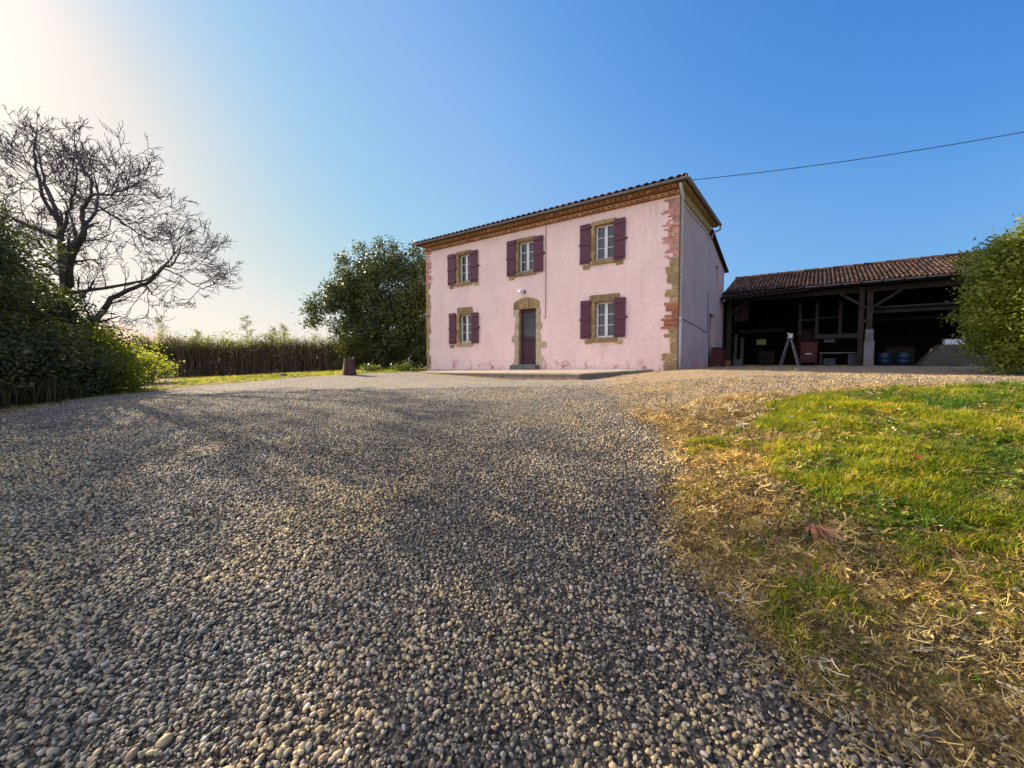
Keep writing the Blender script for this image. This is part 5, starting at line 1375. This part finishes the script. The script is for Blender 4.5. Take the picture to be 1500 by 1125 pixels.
# ------------------------------------------------------------------ camera, sun, sky
cam = bpy.data.cameras.new('camera'); co_ = bpy.data.objects.new('camera', cam); link(co_)
cam.sensor_width = 36; cam.lens = 36*610/1500; cam.clip_end = 3000; cam.clip_start = .05
co_.location = (0, 0, 1.55); co_.rotation_euler = (R(90-2.77), 0, 0)
scene.camera = co_
SAZ, SEL = R(-53), R(23)          # azimuth from +Y towards +X, elevation
EXPO = 1.4
sd = Vector((math.sin(SAZ)*math.cos(SEL), math.cos(SAZ)*math.cos(SEL), math.sin(SEL)))
sun = bpy.data.lights.new('sun', 'SUN'); so_ = bpy.data.objects.new('sun', sun); link(so_)
sun.energy = 4.8; sun.angle = R(0.6); sun.color = (1.0, .84, .62)
so_.rotation_euler = sd.to_track_quat('Z', 'Y').to_euler(); so_.location = (-20, 10, 20)
w = bpy.data.worlds.new('World'); scene.world = w; w.use_nodes = True; nt = w.node_tree
bg = nt.nodes['Background']; sky = nt.nodes.new('ShaderNodeTexSky'); sky.sky_type = 'NISHITA'; sky.sun_disc = False
sky.sun_elevation = SEL; sky.sun_rotation = SAZ; sky.air_density = 1.0; sky.dust_density = 0.6; sky.ozone_density = 2.0; sky.altitude = 100
# grade the physical sky: compress the glow, deepen the blue away from the sun
K0 = .224
def vmul(a, v):
    n = nt.nodes.new('ShaderNodeVectorMath'); n.operation = 'MULTIPLY'; nt.links.new(a, n.inputs[0])
    if isinstance(v, bpy.types.NodeSocket): nt.links.new(v, n.inputs[1])
    else: n.inputs[1].default_value = v
    return n.outputs[0]
c1 = vmul(sky.outputs[0], (K0/3,)*3)
cvn = nt.nodes.new('ShaderNodeRGBCurve'); cm = cvn.mapping; cm.extend = 'HORIZONTAL'
for ci, P in enumerate(([(0,0),(.18,.09),(.23,.13),(.32,.22),(.39,.27),(.68,.37),(1.2,.60),(2,.88),(3,1)],
                        [(0,0),(.2,.17),(.36,.325),(.53,.465),(.85,.60),(1.29,.71),(2,.83),(3,.93)],
                        [(0,0),(.3,.36),(.55,.68),(.67,.77),(.9,.86),(1.4,.86),(2,.80),(3,.84)])):
    cu_ = cm.curves[ci]
    while len(cu_.points) < len(P): cu_.points.new(.5, .5)
    for pt_, (a, b_) in zip(cu_.points, P): pt_.location = (a/3, b_); pt_.handle_type = 'VECTOR'
cm.update(); nt.links.new(c1, cvn.inputs['Color'])
tcw = nt.nodes.new('ShaderNodeTexCoord'); dt = nt.nodes.new('ShaderNodeVectorMath'); dt.operation = 'DOT_PRODUCT'
nt.links.new(tcw.outputs['Generated'], dt.inputs[0]); dt.inputs[1].default_value = tuple(sd)
mr = nt.nodes.new('ShaderNodeMapRange'); nt.links.new(dt.outputs['Value'], mr.inputs[0]); mr.inputs[1].default_value = 0; mr.inputs[2].default_value = .72
mr2 = nt.nodes.new('ShaderNodeMapRange'); nt.links.new(dt.outputs['Value'], mr2.inputs[0]); mr2.inputs[1].default_value = -.2; mr2.inputs[2].default_value = -.7
fc = mix(nt, mr2.outputs[0], mix(nt, mr.outputs[0], (.62,.81,.96), (1,1,1)), (.85,.9,1.0))
# added fill glow in the unseen sky behind-left, brightening the shaded front wall
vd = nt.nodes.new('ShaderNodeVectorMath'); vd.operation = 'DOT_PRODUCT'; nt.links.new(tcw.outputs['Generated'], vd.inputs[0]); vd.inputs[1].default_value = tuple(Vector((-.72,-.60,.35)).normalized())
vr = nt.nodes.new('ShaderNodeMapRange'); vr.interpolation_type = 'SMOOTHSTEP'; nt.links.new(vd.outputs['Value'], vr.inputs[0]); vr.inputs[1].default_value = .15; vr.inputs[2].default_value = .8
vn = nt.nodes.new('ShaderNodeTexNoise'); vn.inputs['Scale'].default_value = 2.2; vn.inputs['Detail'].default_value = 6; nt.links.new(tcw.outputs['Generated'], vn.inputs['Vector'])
fill_glow = mix(nt, math_(nt, 'MULTIPLY', vr.outputs[0], math_(nt, 'ADD', vn.outputs[0], .5)), (0,0,0), (1.06,.82,.74))
ex = nt.nodes.new('ShaderNodeVectorMath'); ex.operation = 'MULTIPLY_ADD'; nt.links.new(sky.outputs[0], ex.inputs[0]); ex.inputs[1].default_value = (K0*.75,)*3; ex.inputs[2].default_value = (-2.8,)*3
em = nt.nodes.new('ShaderNodeVectorMath'); em.operation = 'MAXIMUM'; nt.links.new(ex.outputs[0], em.inputs[0]); em.inputs[1].default_value = (0,0,0)
ea = nt.nodes.new('ShaderNodeVectorMath'); ea.operation = 'ADD'; nt.links.new(vmul(cvn.outputs[0], fc), ea.inputs[0]); es = nt.nodes.new('ShaderNodeVectorMath'); es.operation = 'ADD'; nt.links.new(em.outputs[0], es.inputs[0]); nt.links.new(fill_glow, es.inputs[1])
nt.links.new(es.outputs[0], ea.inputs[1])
c2 = vmul(ea.outputs[0], (1/(.12*2**EXPO),)*3)
nt.links.new(c2, bg.inputs[0]); bg.inputs[1].default_value = 0.12
vs = scene.view_settings; vs.view_transform = 'Standard'; vs.look = 'None'; vs.gamma = 1; vs.exposure = EXPO
scene.cycles.max_bounces = 6; scene.cycles.transparent_max_bounces = 8
scene.cycles.use_denoising = True
